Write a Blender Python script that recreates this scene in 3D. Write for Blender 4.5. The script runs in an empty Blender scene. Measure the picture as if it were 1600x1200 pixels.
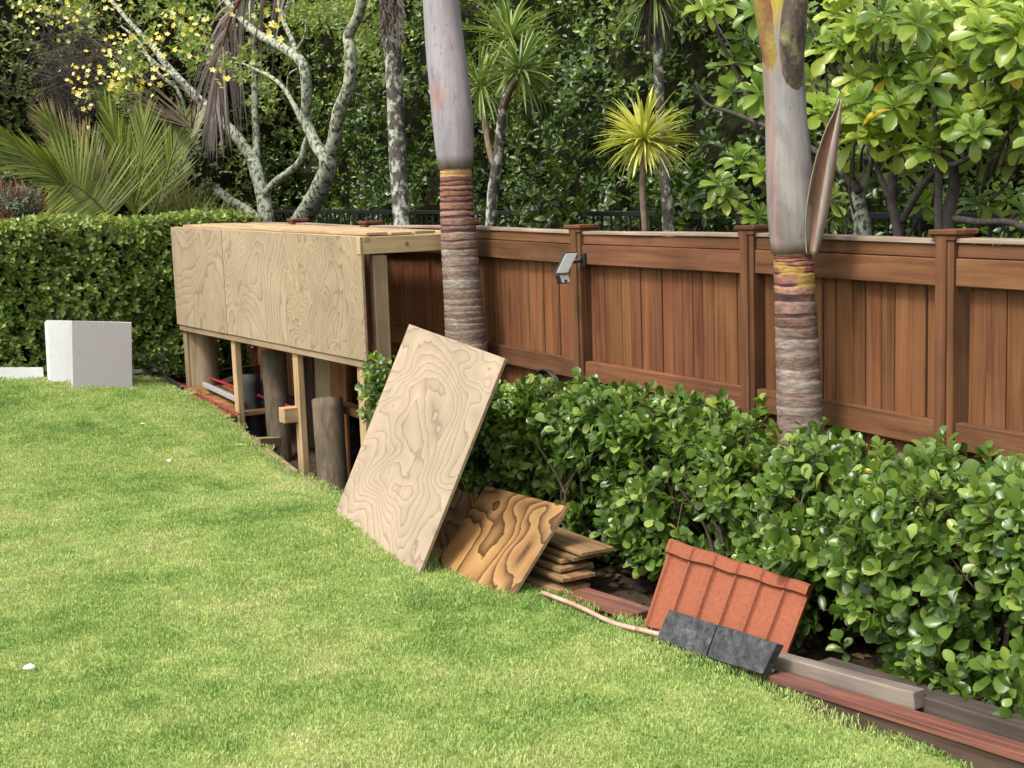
import bpy, bmesh, math, random
import numpy as np
from mathutils import Matrix, Vector

random.seed(7)
RG = np.random.default_rng(11)
sc = bpy.context.scene
COL = sc.collection

# ------------------------------------------------------------------ camera, sky, sun, exposure
FPX, PITCH, ROLL, EYE = 2000.0, math.radians(7.4), math.radians(2.0), np.array([0, 0, 1.5])
CF = np.array([0, math.cos(PITCH), -math.sin(PITCH)])
CR = np.array([1.0, 0, 0])
CU = np.array([0, math.sin(PITCH), math.cos(PITCH)])
cam_d = bpy.data.cameras.new('camera')
cam_d.sensor_width = 36.0
cam_d.lens = FPX / 1600 * 36
cam_d.clip_start, cam_d.clip_end = 0.05, 500
cam = bpy.data.objects.new('camera', cam_d)
COL.objects.link(cam)
_x = CR * math.cos(ROLL) - CU * math.sin(ROLL)
_y = CR * math.sin(ROLL) + CU * math.cos(ROLL)
cam.matrix_world = Matrix(((_x[0], _y[0], -CF[0], EYE[0]), (_x[1], _y[1], -CF[1], EYE[1]), (_x[2], _y[2], -CF[2], EYE[2]), (0, 0, 0, 1)))
sc.camera = cam

SUN = Vector((-0.50, -0.42, 0.95)).normalized()
wd = bpy.data.worlds.new('World')
sc.world = wd
wd.use_nodes = True
nt = wd.node_tree
sky = nt.nodes.new('ShaderNodeTexSky')
sky.sky_type = 'NISHITA'
sky.sun_disc = False
sky.sun_elevation = math.asin(SUN.z)
sky.sun_rotation = math.atan2(SUN.x, SUN.y)
sky.air_density, sky.dust_density, sky.ozone_density = 1.0, 4.0, 1.0
bg = nt.nodes['Background']
hs_ = nt.nodes.new('ShaderNodeHueSaturation'); hs_.inputs['Saturation'].default_value = 0.35   # bright overcast
nt.links.new(sky.outputs[0], hs_.inputs['Color']); nt.links.new(hs_.outputs[0], bg.inputs[0])
bg.inputs[1].default_value = 0.14
sl = bpy.data.lights.new('sun', 'SUN')
sl.energy, sl.angle, sl.color = 1.5, math.radians(12), (1.0, 0.94, 0.84)
so = bpy.data.objects.new('sun', sl)
COL.objects.link(so)
so.rotation_euler = SUN.to_track_quat('Z', 'Y').to_euler()
vs = sc.view_settings
vs.view_transform, vs.look, vs.gamma, vs.use_curve_mapping = 'Standard', 'None', 1.0, False
vs.exposure = 1.2
sc.cycles.max_bounces = 6
sc.cycles.transparent_max_bounces = 4

# ------------------------------------------------------------------ plan: u runs along the fence (away), d in front of it
DH = np.array([-0.5273539, 0.84964573, 0])
NN = np.array([0.84964573, 0.5273539, 0])
P0 = np.array([1.70715692, 4.88324508, 0])
def W(u, d, z): return P0 + u * DH - d * NN + np.array([0, 0, z])
def UD(P): P = np.asarray(P) - P0; return P @ DH, -(P @ NN)
def ray(x, y):
    x -= 800; y -= 600
    a = x * math.cos(ROLL) - y * math.sin(ROLL); b = x * math.sin(ROLL) + y * math.cos(ROLL)
    return CF + CR * a / FPX - CU * b / FPX
def at_d(x, y, d):      # the point of the plan at distance d from the fence that shows there
    r = ray(x, y); return EYE + r * (((P0 - d * NN - EYE) @ NN) / (r @ NN))
def at_u(x, y, u):
    r = ray(x, y); return EYE + r * (((P0 + u * DH - EYE) @ DH) / (r @ DH))
def at_z(x, y, z):
    r = ray(x, y); return EYE + r * ((z - EYE[2]) / r[2])
def at_k(x, y, k): return EYE + ray(x, y) * k
def project(P):
    Q = np.asarray(P) - EYE
    k = Q @ CF; a = Q @ CR / k * FPX; b = -(Q @ CU) / k * FPX
    return 800 + a * math.cos(ROLL) + b * math.sin(ROLL), 600 - a * math.sin(ROLL) + b * math.cos(ROLL), k

EU = [-6, -1.0, -0.2, 0.4, 1.2, 2.0, 2.8, 3.3, 4.0, 4.7, 5.4, 6.1, 6.8, 7.4, 10]
EZ = [-.04, -.068, -.085, -.09, -.095, -.09, -.03, -.02, -.045, .0, .085, .15, .225, .27, .32]
ED = [1.14, 1.13, 1.13, 1.12, 1.13, 1.14, 1.12, 1.08, 1.02, 1.0, .96, .93, .9, .9, .9]
def edge_d(u): return np.interp(u, EU, ED)
def lawn_z(u, d):
    s = np.interp(u, [-6, 3, 5, 7, 10], [.015, .02, .05, .105, .11])
    return np.interp(u, EU, EZ) + s * (d - edge_d(u)) * np.where(d > 4, 4 / np.maximum(d, .1), 1)

# ------------------------------------------------------------------ node materials
def newmat(name, rough=.8, spec=.3):
    m = bpy.data.materials.new(name); m.use_nodes = True
    t = m.node_tree; b = t.nodes['Principled BSDF']
    b.inputs['Roughness'].default_value = rough
    b.inputs['Specular IOR Level'].default_value = spec
    return m, t, b
def nd(t, kind, **kw):
    n = t.nodes.new('ShaderNode' + kind)
    for k, v in kw.items():
        if k in n.inputs.keys(): n.inputs[k].default_value = v
        else: setattr(n, k, v)
    return n
def ramp(t, fac, stops, interp='LINEAR'):
    r = t.nodes.new('ShaderNodeValToRGB'); e = r.color_ramp.elements
    r.color_ramp.interpolation = interp
    while len(e) < len(stops): e.new(0.5)
    for i, (p, c) in enumerate(stops):
        e[i].position = p; e[i].color = (*c, 1) if len(c) == 3 else c
    t.links.new(fac, r.inputs[0]); return r.outputs[0]
def mix(t, fac, a, b, mode='MIX'):
    m = t.nodes.new('ShaderNodeMix'); m.data_type = 'RGBA'; m.blend_type = mode
    for s, v in ((m.inputs[0], fac), (m.inputs[6], a), (m.inputs[7], b)):
        if isinstance(v, (int, float)): s.default_value = v
        elif isinstance(v, tuple): s.default_value = (*v, 1)
        else: t.links.new(v, s)
    return m.outputs[2]
def mth(t, op, a, b=0.0, c=None):
    m = t.nodes.new('ShaderNodeMath'); m.operation = op
    for s, v in zip(m.inputs, (a, b, c)):
        if v is None: continue
        if isinstance(v, (int, float)): s.default_value = v
        else: t.links.new(v, s)
    return m.outputs[0]
def coords(t, scale=(1, 1, 1), rand=True, src='Object'):
    tc = nd(t, 'TexCoord'); mp = nd(t, 'Mapping'); mp.inputs['Scale'].default_value = scale
    if rand:
        oi = nd(t, 'ObjectInfo'); cv = nd(t, 'CombineXYZ')
        r = mth(t, 'MULTIPLY', oi.outputs['Random'], 17.0)
        for i in range(3): t.links.new(r, cv.inputs[i])
        ad = nd(t, 'VectorMath', operation='ADD')
        t.links.new(tc.outputs[src], ad.inputs[0]); t.links.new(cv.outputs[0], ad.inputs[1])
        t.links.new(ad.outputs[0], mp.inputs[0])
    else: t.links.new(tc.outputs[src], mp.inputs[0])
    return mp.outputs[0]
def noise(t, vec, scale, detail=4, rough=.55, dist=0.0):
    n = nd(t, 'TexNoise'); n.inputs['Scale'].default_value = scale; n.inputs['Detail'].default_value = detail
    n.inputs['Roughness'].default_value = rough; n.inputs['Distortion'].default_value = dist
    t.links.new(vec, n.inputs['Vector']); return n.outputs['Fac']
def bump(t, b, h, strength=.3, dist=.01):
    n = nd(t, 'Bump'); n.inputs['Strength'].default_value = strength; n.inputs['Distance'].default_value = dist
    t.links.new(h, n.inputs['Height']); t.links.new(n.outputs[0], b.inputs['Normal'])
def val_jit(t, col, amt, hue=0.0):   # each piece a little lighter or darker
    oi = nd(t, 'ObjectInfo'); h = nd(t, 'HueSaturation')
    v = mth(t, 'MULTIPLY_ADD', oi.outputs['Random'], amt, 1 - amt / 2)
    t.links.new(v, h.inputs['Value'])
    if hue:
        w = nd(t, 'TexWhiteNoise', noise_dimensions='1D'); t.links.new(oi.outputs['Random'], w.inputs['W'])
        t.links.new(mth(t, 'MULTIPLY_ADD', w.outputs['Value'], hue, .5 - hue / 2), h.inputs['Hue'])
    t.links.new(col, h.inputs['Color']); return h.outputs[0]

def wood(name, dark, mid, light, axis=0, grain=26, rough=.75, jit=.35, stain=None, stain_amt=.5, spec=.25, saw=False):
    m, t, b = newmat(name, rough, spec)
    s = [grain, grain, grain]; s[axis] = grain * .055
    v = coords(t, tuple(s))
    g = noise(t, v, 1.0, 5, .6, .6)
    v2 = coords(t, (2.2, 2.2, 2.2))
    g2 = noise(t, v2, 1.6, 3)
    s3 = [grain * 4] * 3; s3[axis] = grain * .12
    g3 = noise(t, coords(t, tuple(s3)), 1.0, 2)
    f = mth(t, 'ADD', mth(t, 'MULTIPLY', g, .72), mth(t, 'MULTIPLY', g3, .28))
    c = ramp(t, f, [(.32, dark), (.5, mid), (.68, light)])
    if stain: c = mix(t, mth(t, 'MULTIPLY', ramp(t, g2, [(.45, (0, 0, 0)), (.65, (1, 1, 1))]), stain_amt), c, stain)
    else: c = mix(t, .45, c, ramp(t, g2, [(.3, (.55, .55, .55)), (.7, (1.25, 1.25, 1.25))]), 'MULTIPLY')
    h = f
    if saw:
        wv = nd(t, 'TexWave', bands_direction='X'); wv.inputs['Scale'].default_value = 19; wv.inputs['Distortion'].default_value = 3.5
        t.links.new(coords(t, (1, .6, 1.1), False), wv.inputs['Vector'])
        c = mix(t, .2, c, ramp(t, wv.outputs['Fac'], [(.3, (.6, .6, .6)), (.7, (1.15, 1.15, 1.15))]), 'MULTIPLY')
        h = mth(t, 'ADD', f, mth(t, 'MULTIPLY', wv.outputs['Fac'], .8))
    t.links.new(val_jit(t, c, jit, .012), b.inputs['Base Color'])
    bump(t, b, h, .35, .004)
    return m

def plywood(name, dark, mid, light, lines=9, scale=(1.9, .75, 1), warp=.35, rough=.7, jit=.08, sharp=.5, spec=.25, blot=(.85, 1.1)):
    # rotary-cut face: contour lines of a stretched height field
    m, t, b = newmat(name, rough, spec)
    v = coords(t, scale)
    n = noise(t, v, 1.0, 2.0, .45, warp)
    fine = noise(t, coords(t, (8, 4, 8)), 2.0, 3)
    f = mth(t, 'ADD', mth(t, 'MULTIPLY', n, lines), mth(t, 'MULTIPLY', fine, .9))
    saw = mth(t, 'FRACT', f)
    c = ramp(t, saw, [(0, light), (sharp, mid), (.94, dark), (1.0, light)])
    fib = noise(t, coords(t, (90, 5, 90)), 1.0, 3)
    c = mix(t, .35, c, ramp(t, fib, [(.3, (.72, .72, .72)), (.7, (1.2, 1.2, 1.2))]), 'MULTIPLY')
    bl = noise(t, coords(t, (1.5, 1.5, 1.5)), 1.3, 3)
    c = mix(t, 1.0, c, ramp(t, bl, [(.3, (blot[0],) * 3), (.7, (blot[1],) * 3)]), 'MULTIPLY')
    gs = noise(t, coords(t, (1, .7, 1)), 3.2, 5, .65)     # weather stains
    c = mix(t, mth(t, 'MULTIPLY', ramp(t, gs, [(.5, (0, 0, 0)), (.72, (1, 1, 1))]), .4), c, tuple(x * .62 for x in (mid[0], mid[1] * .97, mid[2] * 1.05)))
    t.links.new(val_jit(t, c, jit), b.inputs['Base Color'])
    bump(t, b, mth(t, 'ADD', saw, fib), .12, .003)
    return m

def leafmat(name, c0, c1, c2, rough=.38, trans=.3, vein=True, odd=None, spec=.5):
    m, t, b = newmat(name, rough, spec)
    a = nd(t, 'Attribute', attribute_name='tint')
    stops = [(0, c0), (.55, c1), (.95, c2)]
    if odd: stops = [(0, c0), (.5, c1), (.9, c2), (.985, c2), (.99, odd)]
    c = ramp(t, a.outputs['Fac'], stops)
    n = noise(t, coords(t, (1, 1, 1), False, 'Object'), 23.0, 2)
    c = mix(t, .35, c, ramp(t, n, [(.3, (.7, .7, .7)), (.7, (1.25, 1.25, 1.2))]), 'MULTIPLY')
    t.links.new(c, b.inputs['Base Color'])
    tr = nd(t, 'BsdfTranslucent'); ms = nd(t, 'MixShader')
    ms.inputs[0].default_value = trans
    t.links.new(mix(t, 1.0, c, (1.25, 1.3, .7), 'MULTIPLY'), tr.inputs[0])
    t.links.new(b.outputs[0], ms.inputs[1]); t.links.new(tr.outputs[0], ms.inputs[2])
    t.links.new(ms.outputs[0], t.nodes['Material Output'].inputs[0])
    return m

def plain(name, c, rough=.6, spec=.4, vary=.15, sc_=20, metal=0, bmp=.1):
    m, t, b = newmat(name, rough, spec); b.inputs['Metallic'].default_value = metal
    n = noise(t, coords(t), sc_, 4)
    k = mix(t, 1.0, c, ramp(t, n, [(.3, (1 - vary,) * 3), (.7, (1 + vary,) * 3)]), 'MULTIPLY')
    t.links.new(k, b.inputs['Base Color'])
    if bmp: bump(t, b, n, bmp, .004)
    return m

def bark(name, base, base2, lichen, cover=.5, scale=14, lsharp=.05):
    m, t, b = newmat(name, .9, .15)
    v = coords(t, (1, 1, .55))
    n1 = noise(t, v, scale * 2.2, 5, .65)
    c = ramp(t, n1, [(.35, base), (.65, base2)])
    l1 = noise(t, coords(t, (1, 1, .7)), scale, 5, .68, .3)
    lm = ramp(t, l1, [(1 - cover - lsharp, (0, 0, 0)), (1 - cover + lsharp, (1, 1, 1))])
    l2 = noise(t, coords(t), scale * 5, 3)
    lc = mix(t, .6, lichen, ramp(t, l2, [(.3, (.6, .62, .58)), (.7, (1.25, 1.25, 1.2))]), 'MULTIPLY')
    t.links.new(mix(t, lm, c, lc), b.inputs['Base Color'])
    bump(t, b, mth(t, 'ADD', n1, mth(t, 'MULTIPLY', l2, .5)), .6, .012)
    return m

def attr_col(name, rough=.75, mott=.4, scale=30, stretch=(1, 1, 1), spec=.3, bmp=.4):
    m, t, b = newmat(name, rough, spec)
    a = nd(t, 'Attribute', attribute_name='col')
    n = noise(t, coords(t, stretch), scale, 5, .65)
    c = mix(t, mott, a.outputs['Color'], ramp(t, n, [(.3, (.35, .35, .35)), (.68, (1.5, 1.5, 1.5))]), 'MULTIPLY')
    t.links.new(c, b.inputs['Base Color']); bump(t, b, n, bmp, .006)
    return m

M = {}
M['fence'] = wood('stained_fence_timber', (.062, .022, .008), (.135, .052, .0195), (.20, .086, .034), 0, 28, jit=.36, stain=(.185, .084, .036), stain_amt=.45)
M['rail'] = wood('stained_rail_timber', (.066, .027, .0115), (.132, .056, .0235), (.19, .088, .04), 0, 20, jit=.35, stain=(.066, .029, .0135), stain_amt=.5)
M['capping'] = wood('sky_highlight_capping', (.16, .10, .07), (.28, .20, .15), (.40, .32, .26), 0, 20, jit=.3)  # sky highlight along the fence top put into a paler, greyer timber colour
M['pine'] = wood('raw_pine', (.30, .195, .10), (.395, .275, .145), (.46, .34, .195), 0, 20, jit=.2)
M['pine_old'] = wood('weathered_pine', (.175, .12, .068), (.265, .19, .112), (.345, .26, .165), 0, 24, jit=.25, stain=(.17, .13, .09), stain_amt=.55)
M['log'] = wood('old_round_post', (.055, .04, .026), (.11, .083, .055), (.175, .14, .098), 2, 20, jit=.35, stain=(.05, .04, .03), stain_amt=.5, rough=.9)
M['log_black'] = wood('tarred_round_post', (.022, .023, .024), (.045, .046, .046), (.08, .08, .078), 2, 22, jit=.1, rough=.9)
M['log_tan'] = wood('tan_round_post', (.12, .085, .05), (.22, .165, .10), (.31, .245, .155), 2, 12, jit=.1, rough=.9)
M['red_plank'] = wood('red_stained_plank', (.075, .03, .022), (.15, .06, .04), (.25, .11, .072), 0, 26, jit=.1, stain=(.06, .045, .045), stain_amt=.75)
M['sawn'] = wood('rough_sawn_timber', (.13, .105, .082), (.20, .168, .135), (.275, .24, .20), 0, 16, jit=.1, rough=.9)
M['dark_sleeper'] = wood('dark_sleeper_timber', (.035, .026, .021), (.068, .052, .043), (.11, .088, .073), 0, 22, jit=.2, rough=.9)
M['retain'] = wood('brown_retaining_board', (.035, .023, .016), (.075, .048, .033), (.12, .08, .057), 0, 22, jit=.2, rough=.9)
M['ply'] = plywood('weathered_plywood', (.21, .158, .103), (.30, .23, .15), (.345, .27, .18), 22, (1.15, .8, 1), .55, jit=.06, sharp=.75, blot=(.84, 1.08))
M['ply_busy'] = plywood('knotty_plywood', (.185, .136, .086), (.29, .22, .138), (.34, .263, .17), 17, (2.6, 1.7, 1), 1.1, jit=.05, sharp=.75, blot=(.82, 1.08))
M['ply_pale'] = plywood('pale_plywood', (.215, .163, .112), (.31, .24, .166), (.355, .28, .20), 34, (.8, 1.25, 1), 1.0, jit=.02, sharp=.76, blot=(.82, 1.1))
M['ply_dark'] = plywood('oiled_plywood', (.06, .023, .009), (.23, .115, .04), (.35, .20, .073), 22, (1.3, 1.1, 1), 1.1, jit=.02, sharp=.6, blot=(.5, 1.2), rough=.5)
M['stack'] = wood('stacked_board_timber', (.11, .06, .026), (.21, .125, .058), (.31, .205, .10), 0, 24, jit=.3)
M['ply_edge'] = wood('plywood_edge', (.16, .105, .06), (.27, .185, .11), (.38, .28, .175), 0, 30, jit=.1)
M['soil'] = plain('garden_soil', (.045, .033, .023), .95, .1, .5, 30, bmp=.8)
M['ground'] = plain('rough_ground', (.06, .055, .03), .95, .1, .4, 3, bmp=.4)
M['black'] = plain('black_plastic', (.012, .012, .013), .45, .5, .2, 40)
M['black_metal'] = plain('black_painted_metal', (.012, .013, .014), .5, .4, .2, 40)
M['white'] = plain('white_foam', (.68, .68, .675), .75, .3, .06, 60)
M['pinkgrey'] = plain('pale_pitted_board', (.41, .38, .39), .85, .2, .16, 90, bmp=.5)

M['terracotta'] = plain('terracotta_concrete', (.235, .074, .038), .85, .25, .14, 90, bmp=.6)
M['red'] = plain('red_enamel', (.28, .02, .03), .5, .4, .25, 20)
M['greymetal'] = plain('grey_aluminium', (.30, .30, .31), .4, .5, .1, 30)
M['copper'] = plain('dull_copper_pipe', (.42, .25, .19), .5, .5, .3, 14)
M['brick'] = plain('orange_brick', (.42, .17, .08), .9, .2, .3, 40)
M['lichen'] = bark('lichen_bark', (.035, .03, .025), (.10, .085, .068), (.35, .38, .285), .525, 24, .06)
M['lichen_dark'] = bark('patchy_lichen_bark', (.045, .04, .035), (.11, .095, .083), (.42, .445, .365), .46, 15, .04)
M['slate'] = bark('grey_slate', (.03, .031, .034), (.075, .077, .081), (.145, .147, .147), .36, 15, .10)
M['twig'] = plain('brown_twig', (.10, .075, .05), .9, .1, .35, 30)
M['deadtwig'] = plain('grey_dead_twig', (.085, .07, .06), .9, .1, .35, 30)
M['cordbark'] = bark('cordyline_bark', (.12, .085, .06), (.22, .165, .12), (.30, .27, .22), .3, 16)
M['core'] = plain('hedge_core_shade', (.018, .019, .010), 1.0, 0.0, .5, 18, bmp=.8)  # shade inside the hedges put into this near-black core colour
M['leaf_front'] = leafmat('broad_hedge_leaf', (.036, .078, .011), (.10, .178, .026), (.29, .37, .078), .31, .3, odd=(.6, .5, .05), spec=.5)
M['leaf_left'] = leafmat('clipped_hedge_leaf', (.04, .078, .013), (.13, .205, .036), (.38, .44, .12), .4, .32)
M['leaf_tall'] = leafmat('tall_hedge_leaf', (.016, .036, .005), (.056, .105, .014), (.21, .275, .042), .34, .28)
M['leaf_back'] = leafmat('back_hedge_leaf', (.05, .075, .018), (.11, .14, .032), (.22, .25, .06), .5, .25)
M['leaf_rose'] = leafmat('glossy_rosette_leaf', (.095, .18, .028), (.22, .33, .045), (.46, .53, .09), .32, .35, odd=(.62, .45, .04), spec=.55)
M['leaf_flower'] = leafmat('pale_climber_leaf', (.08, .13, .03), (.16, .23, .05), (.32, .38, .09), .45, .35)
M['petal'] = leafmat('yellow_petal', (.62, .48, .05), (.70, .60, .12), (.76, .70, .34), .6, .3)
M['cord_green'] = leafmat('green_strap_leaf', (.09, .15, .035), (.18, .26, .06), (.38, .43, .14), .4, .25)
M['cord_yellow'] = leafmat('yellow_strap_leaf', (.36, .39, .07), (.58, .58, .13), (.76, .73, .27), .4, .3)
M['frond'] = leafmat('palm_leaflet', (.09, .135, .022), (.18, .235, .035), (.33, .35, .075), .42, .3)
M['frond_tip'] = leafmat('browning_palm_leaflet', (.11, .15, .026), (.20, .20, .05), (.40, .30, .20), .5, .2)
M['frond_dead'] = leafmat('dead_palm_leaflet', (.16, .12, .115), (.29, .23, .225), (.46, .385, .365), .8, .1, spec=.2)
M['dead_rachis'] = plain('dead_frond_stem', (.17, .075, .05), .7, .3, .3, 30)
M['rachis'] = plain('green_frond_stem', (.16, .20, .04), .5, .4, .2, 30)
M['tussock'] = leafmat('red_tussock_blade', (.16, .075, .05), (.25, .13, .09), (.32, .20, .14), .7, .2, spec=.2)
M['greyshrub'] = leafmat('grey_green_shrub_leaf', (.06, .10, .06), (.11, .16, .10), (.18, .23, .16), .6, .2)
M['litter'] = leafmat('pale_fallen_leaf', (.60, .60, .45), (.66, .64, .50), (.72, .70, .60), .7, .2)
def shaft_mat():
    m, t, b = newmat('smooth_crownshaft', .5, .35)
    a = nd(t, 'Attribute', attribute_name='col')
    st = noise(t, coords(t, (1, 1, .05)), 42, 4, .6)
    c = mix(t, .4, a.outputs['Color'], ramp(t, st, [(.3, (.6, .6, .6)), (.7, (1.3, 1.3, 1.3))]), 'MULTIPLY')
    bl = noise(t, coords(t, (1, 1, .45)), 9, 5, .62, .6)
    c = mix(t, .6, c, ramp(t, bl, [(.30, (.42, .38, .44)), (.47, (1, 1, 1)), (.7, (1.28, 1.3, 1.22))]), 'MULTIPLY')
    sp_ = noise(t, coords(t, (1, 1, .6)), 34, 3, .6)
    c = mix(t, mth(t, 'MULTIPLY', ramp(t, sp_, [(.64, (0, 0, 0)), (.72, (1, 1, 1))]), .55), c, (.09, .07, .085))
    t.links.new(c, b.inputs['Base Color']); bump(t, b, st, .12, .003)
    return m
M['trunk'] = attr_col('ringed_palm_trunk', .85, .85, 30, (1, 1, 3.2), .2, .6)
M['shaft'] = shaft_mat()
M['spathe'] = attr_col('dry_spathe', .7, .45, 30, (1, 1, .1), .3, .4)

def grass_mat():
    m, t, b = newmat('lawn_grass_blade', .55, .3)
    g = nd(t, 'NewGeometry')
    n1 = noise(t, g.outputs['Position'], 1.1, 4, .6)
    n2 = noise(t, g.outputs['Position'], 6.5, 4, .65)
    n1 = mth(t, 'MULTIPLY_ADD', n1, 1.7, -.35); n3 = noise(t, g.outputs['Position'], 2.6, 3, .6, .5)
    f = mth(t, 'ADD', mth(t, 'ADD', mth(t, 'MULTIPLY', n1, .42), mth(t, 'MULTIPLY', n2, .33)), mth(t, 'MULTIPLY', n3, .25))
    a = nd(t, 'Attribute', attribute_name='tint')
    f = mth(t, 'ADD', f, mth(t, 'MULTIPLY_ADD', a.outputs['Fac'], .26, -.13))
    dp = ramp(t, noise(t, g.outputs['Position'], 1.55, 5, .65, .4), [(.60, (0, 0, 0)), (.72, (1, 1, 1))])
    f = mth(t, 'ADD', f, mth(t, 'MULTIPLY', dp, .13))
    c = ramp(t, f, [(.29, (.12, .23, .048)), (.41, (.24, .37, .09)), (.51, (.355, .47, .14)), (.61, (.475, .52, .205)), (.71, (.60, .54, .31))])
    t.links.new(c, b.inputs['Base Color'])
    tr = nd(t, 'BsdfTranslucent'); ms = nd(t, 'MixShader'); ms.inputs[0].default_value = .3
    t.links.new(c, tr.inputs[0]); t.links.new(b.outputs[0], ms.inputs[1]); t.links.new(tr.outputs[0], ms.inputs[2])
    t.links.new(ms.outputs[0], t.nodes['Material Output'].inputs[0])
    return m
M['grass'] = grass_mat()
def lawn_mat():
    m, t, b = newmat('lawn_thatch', .95, .1)
    g = nd(t, 'NewGeometry')
    f = noise(t, g.outputs['Position'], 40, 4)
    c = ramp(t, f, [(.35, (.15, .20, .055)), (.55, (.26, .31, .085)), (.7, (.36, .33, .14))])
    t.links.new(c, b.inputs['Base Color'])
    return m
M['lawn'] = lawn_mat()

# ------------------------------------------------------------------ object helpers
WM = {}
def link(o, parent=None, Mw=None):
    COL.objects.link(o)
    Mw = Mw or Matrix.Identity(4)
    if parent is not None:
        o.parent = parent
        o.matrix_basis = WM[parent.name].inverted() @ Mw
    else: o.matrix_basis = Mw
    WM[o.name] = Mw
    return o
def T(p): return Matrix.Translation(Vector([float(c) for c in p]))
def frame(p, x, y=None, z=None):
    x = Vector(x).normalized()
    if y is not None:
        z = x.cross(Vector(y)).normalized(); y = z.cross(x)
    else:
        y = Vector(z).cross(x).normalized(); z = x.cross(y)
    m = Matrix((x, y, z)).transposed().to_4x4(); m.translation = Vector(p); return m
def thing(name, label, cat, loc, group=None):
    o = bpy.data.objects.new(name, None); o.empty_display_size = .1
    link(o, None, T(loc)); return tag(o, label, cat, group)
def tag(o, label, cat, group=None):
    o['label'] = label; o['category'] = cat
    if group: o['group'] = group
    return o
def mesh(name, V, F, mat, smooth=False, attrs=None, colattr=None):
    me = bpy.data.meshes.new(name)
    me.from_pydata([tuple(map(float, v)) for v in V], [], [tuple(int(i) for i in f) for f in F])
    me.materials.append(mat)
    if smooth: me.polygons.foreach_set('use_smooth', [True] * len(me.polygons))
    if attrs is not None:
        a = me.attributes.new('tint', 'FLOAT', 'POINT'); a.data.foreach_set('value', np.asarray(attrs, np.float32))
    if colattr is not None:
        a = me.attributes.new('col', 'FLOAT_COLOR', 'POINT')
        c = np.ones((len(V), 4), np.float32); c[:, :3] = colattr; a.data.foreach_set('color', c.ravel())
    me.update(); return me
def obj(name, me, parent=None, Mw=None, kind=None):
    o = bpy.data.objects.new(name, me); link(o, parent, Mw)
    if kind: o['kind'] = kind
    return o
def local_obj(name, V, F, mat, parent=None, smooth=False, kind=None, origin=None, **k):
    # world-space vertices; the object's origin goes to its foot (or that of its parent)
    V = np.asarray(V, float)
    if parent is not None: O = np.array(WM[parent.name].translation)
    else: O = np.array([V[:, 0].mean(), V[:, 1].mean(), V[:, 2].min()]) if origin is None else np.asarray(origin)
    return obj(name, mesh(name, V - O, F, mat, smooth, **k), parent, T(O), kind)
def boxmesh(name, sx, sy, sz, mat, bev=.003, seg=1, jit=0.0, twist=0.0, ncut=0, mat2=None):
    # a box from x=0..sx, centred in y and z, chamfered; optional cuts and unevenness along its length
    bm = bmesh.new(); bmesh.ops.create_cube(bm, size=1)
    for v in bm.verts: v.co = Vector(((v.co.x + .5) * sx, v.co.y * sy, v.co.z * sz))
    if bev: bmesh.ops.bevel(bm, geom=list(bm.edges), offset=bev, segments=seg, affect='EDGES', profile=.6)
    if ncut:
        for k in range(1, ncut):
            g = list(bm.verts) + list(bm.edges) + list(bm.faces)
            bmesh.ops.bisect_plane(bm, geom=g, plane_co=(sx * k / ncut, 0, 0), plane_no=(1, 0, 0))
        ph = random.random() * 6
        for v in bm.verts:
            f = v.co.x / sx
            v.co.y += twist * math.sin(f * 3.1 + ph) ; v.co.z += twist * .7 * math.sin(f * 4.3 + ph * 2)
            if jit: v.co += Vector((0, random.uniform(-jit, jit), random.uniform(-jit, jit)))
    me = bpy.data.meshes.new(name); bm.to_mesh(me); bm.free(); me.materials.append(mat)
    if mat2 is not None:
        me.materials.append(mat2)
        for p in me.polygons:
            if abs(p.normal.z) < .8: p.material_index = 1
    return me
def beam(name, a, b, w, h, mat, parent=None, up=(0, 0, 1), bev=.003, jit=.0006, ncut=5, twist=.0, kind=None):
    # timber from a to b: w across, h along 'up'
    a = Vector(a); b = Vector(b); L = (b - a).length
    return obj(name, boxmesh(name, L, w, h, mat, bev, 1, jit, twist, ncut), parent, frame(a, b - a, None, up), kind)
def spline(pts, n):
    P = np.asarray(pts, float); m = len(P)
    if m == 2: return P[0] + (P[1] - P[0]) * np.linspace(0, 1, n)[:, None]
    P = np.vstack([2 * P[0] - P[1], P, 2 * P[-1] - P[-2]])
    out = []
    for s in np.linspace(0, m - 1 - 1e-6, n):
        i = int(s); f = s - i; p0, p1, p2, p3 = P[i:i + 4]
        out.append(.5 * (2 * p1 + (p2 - p0) * f + (2 * p0 - 5 * p1 + 4 * p2 - p3) * f * f + (3 * p1 - p0 - 3 * p2 + p3) * f ** 3))
    return np.array(out)
def tube(pts, rad, sides=8, n=None, rough=0.0, close=True):
    n = n or max(2, len(pts) * 4)
    P = spline(pts, n); r = np.interp(np.linspace(0, 1, n), np.linspace(0, 1, len(np.atleast_1d(rad))), np.atleast_1d(rad))
    V = []; F = []
    d = np.gradient(P, axis=0); d /= np.linalg.norm(d, axis=1)[:, None] + 1e-9
    ref = np.array([0.31, .57, .2]); ref = ref / np.linalg.norm(ref)
    x = np.cross(d[0], ref); x /= np.linalg.norm(x)
    for i in range(n):
        x = x - d[i] * (x @ d[i]); x /= np.linalg.norm(x); y = np.cross(d[i], x)
        for k in range(sides):
            a = 2 * math.pi * k / sides
            rr = r[i] * (1 + rough * random.uniform(-1, 1))
            V.append(P[i] + (x * math.cos(a) + y * math.sin(a)) * rr)
        if i:
            for k in range(sides):
                k2 = (k + 1) % sides
                F.append(((i - 1) * sides + k, (i - 1) * sides + k2, i * sides + k2, i * sides + k))
    if close:
        F.append(tuple(range(sides))[::-1]); F.append(tuple((n - 1) * sides + k for k in range(sides)))
    return V, F
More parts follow.
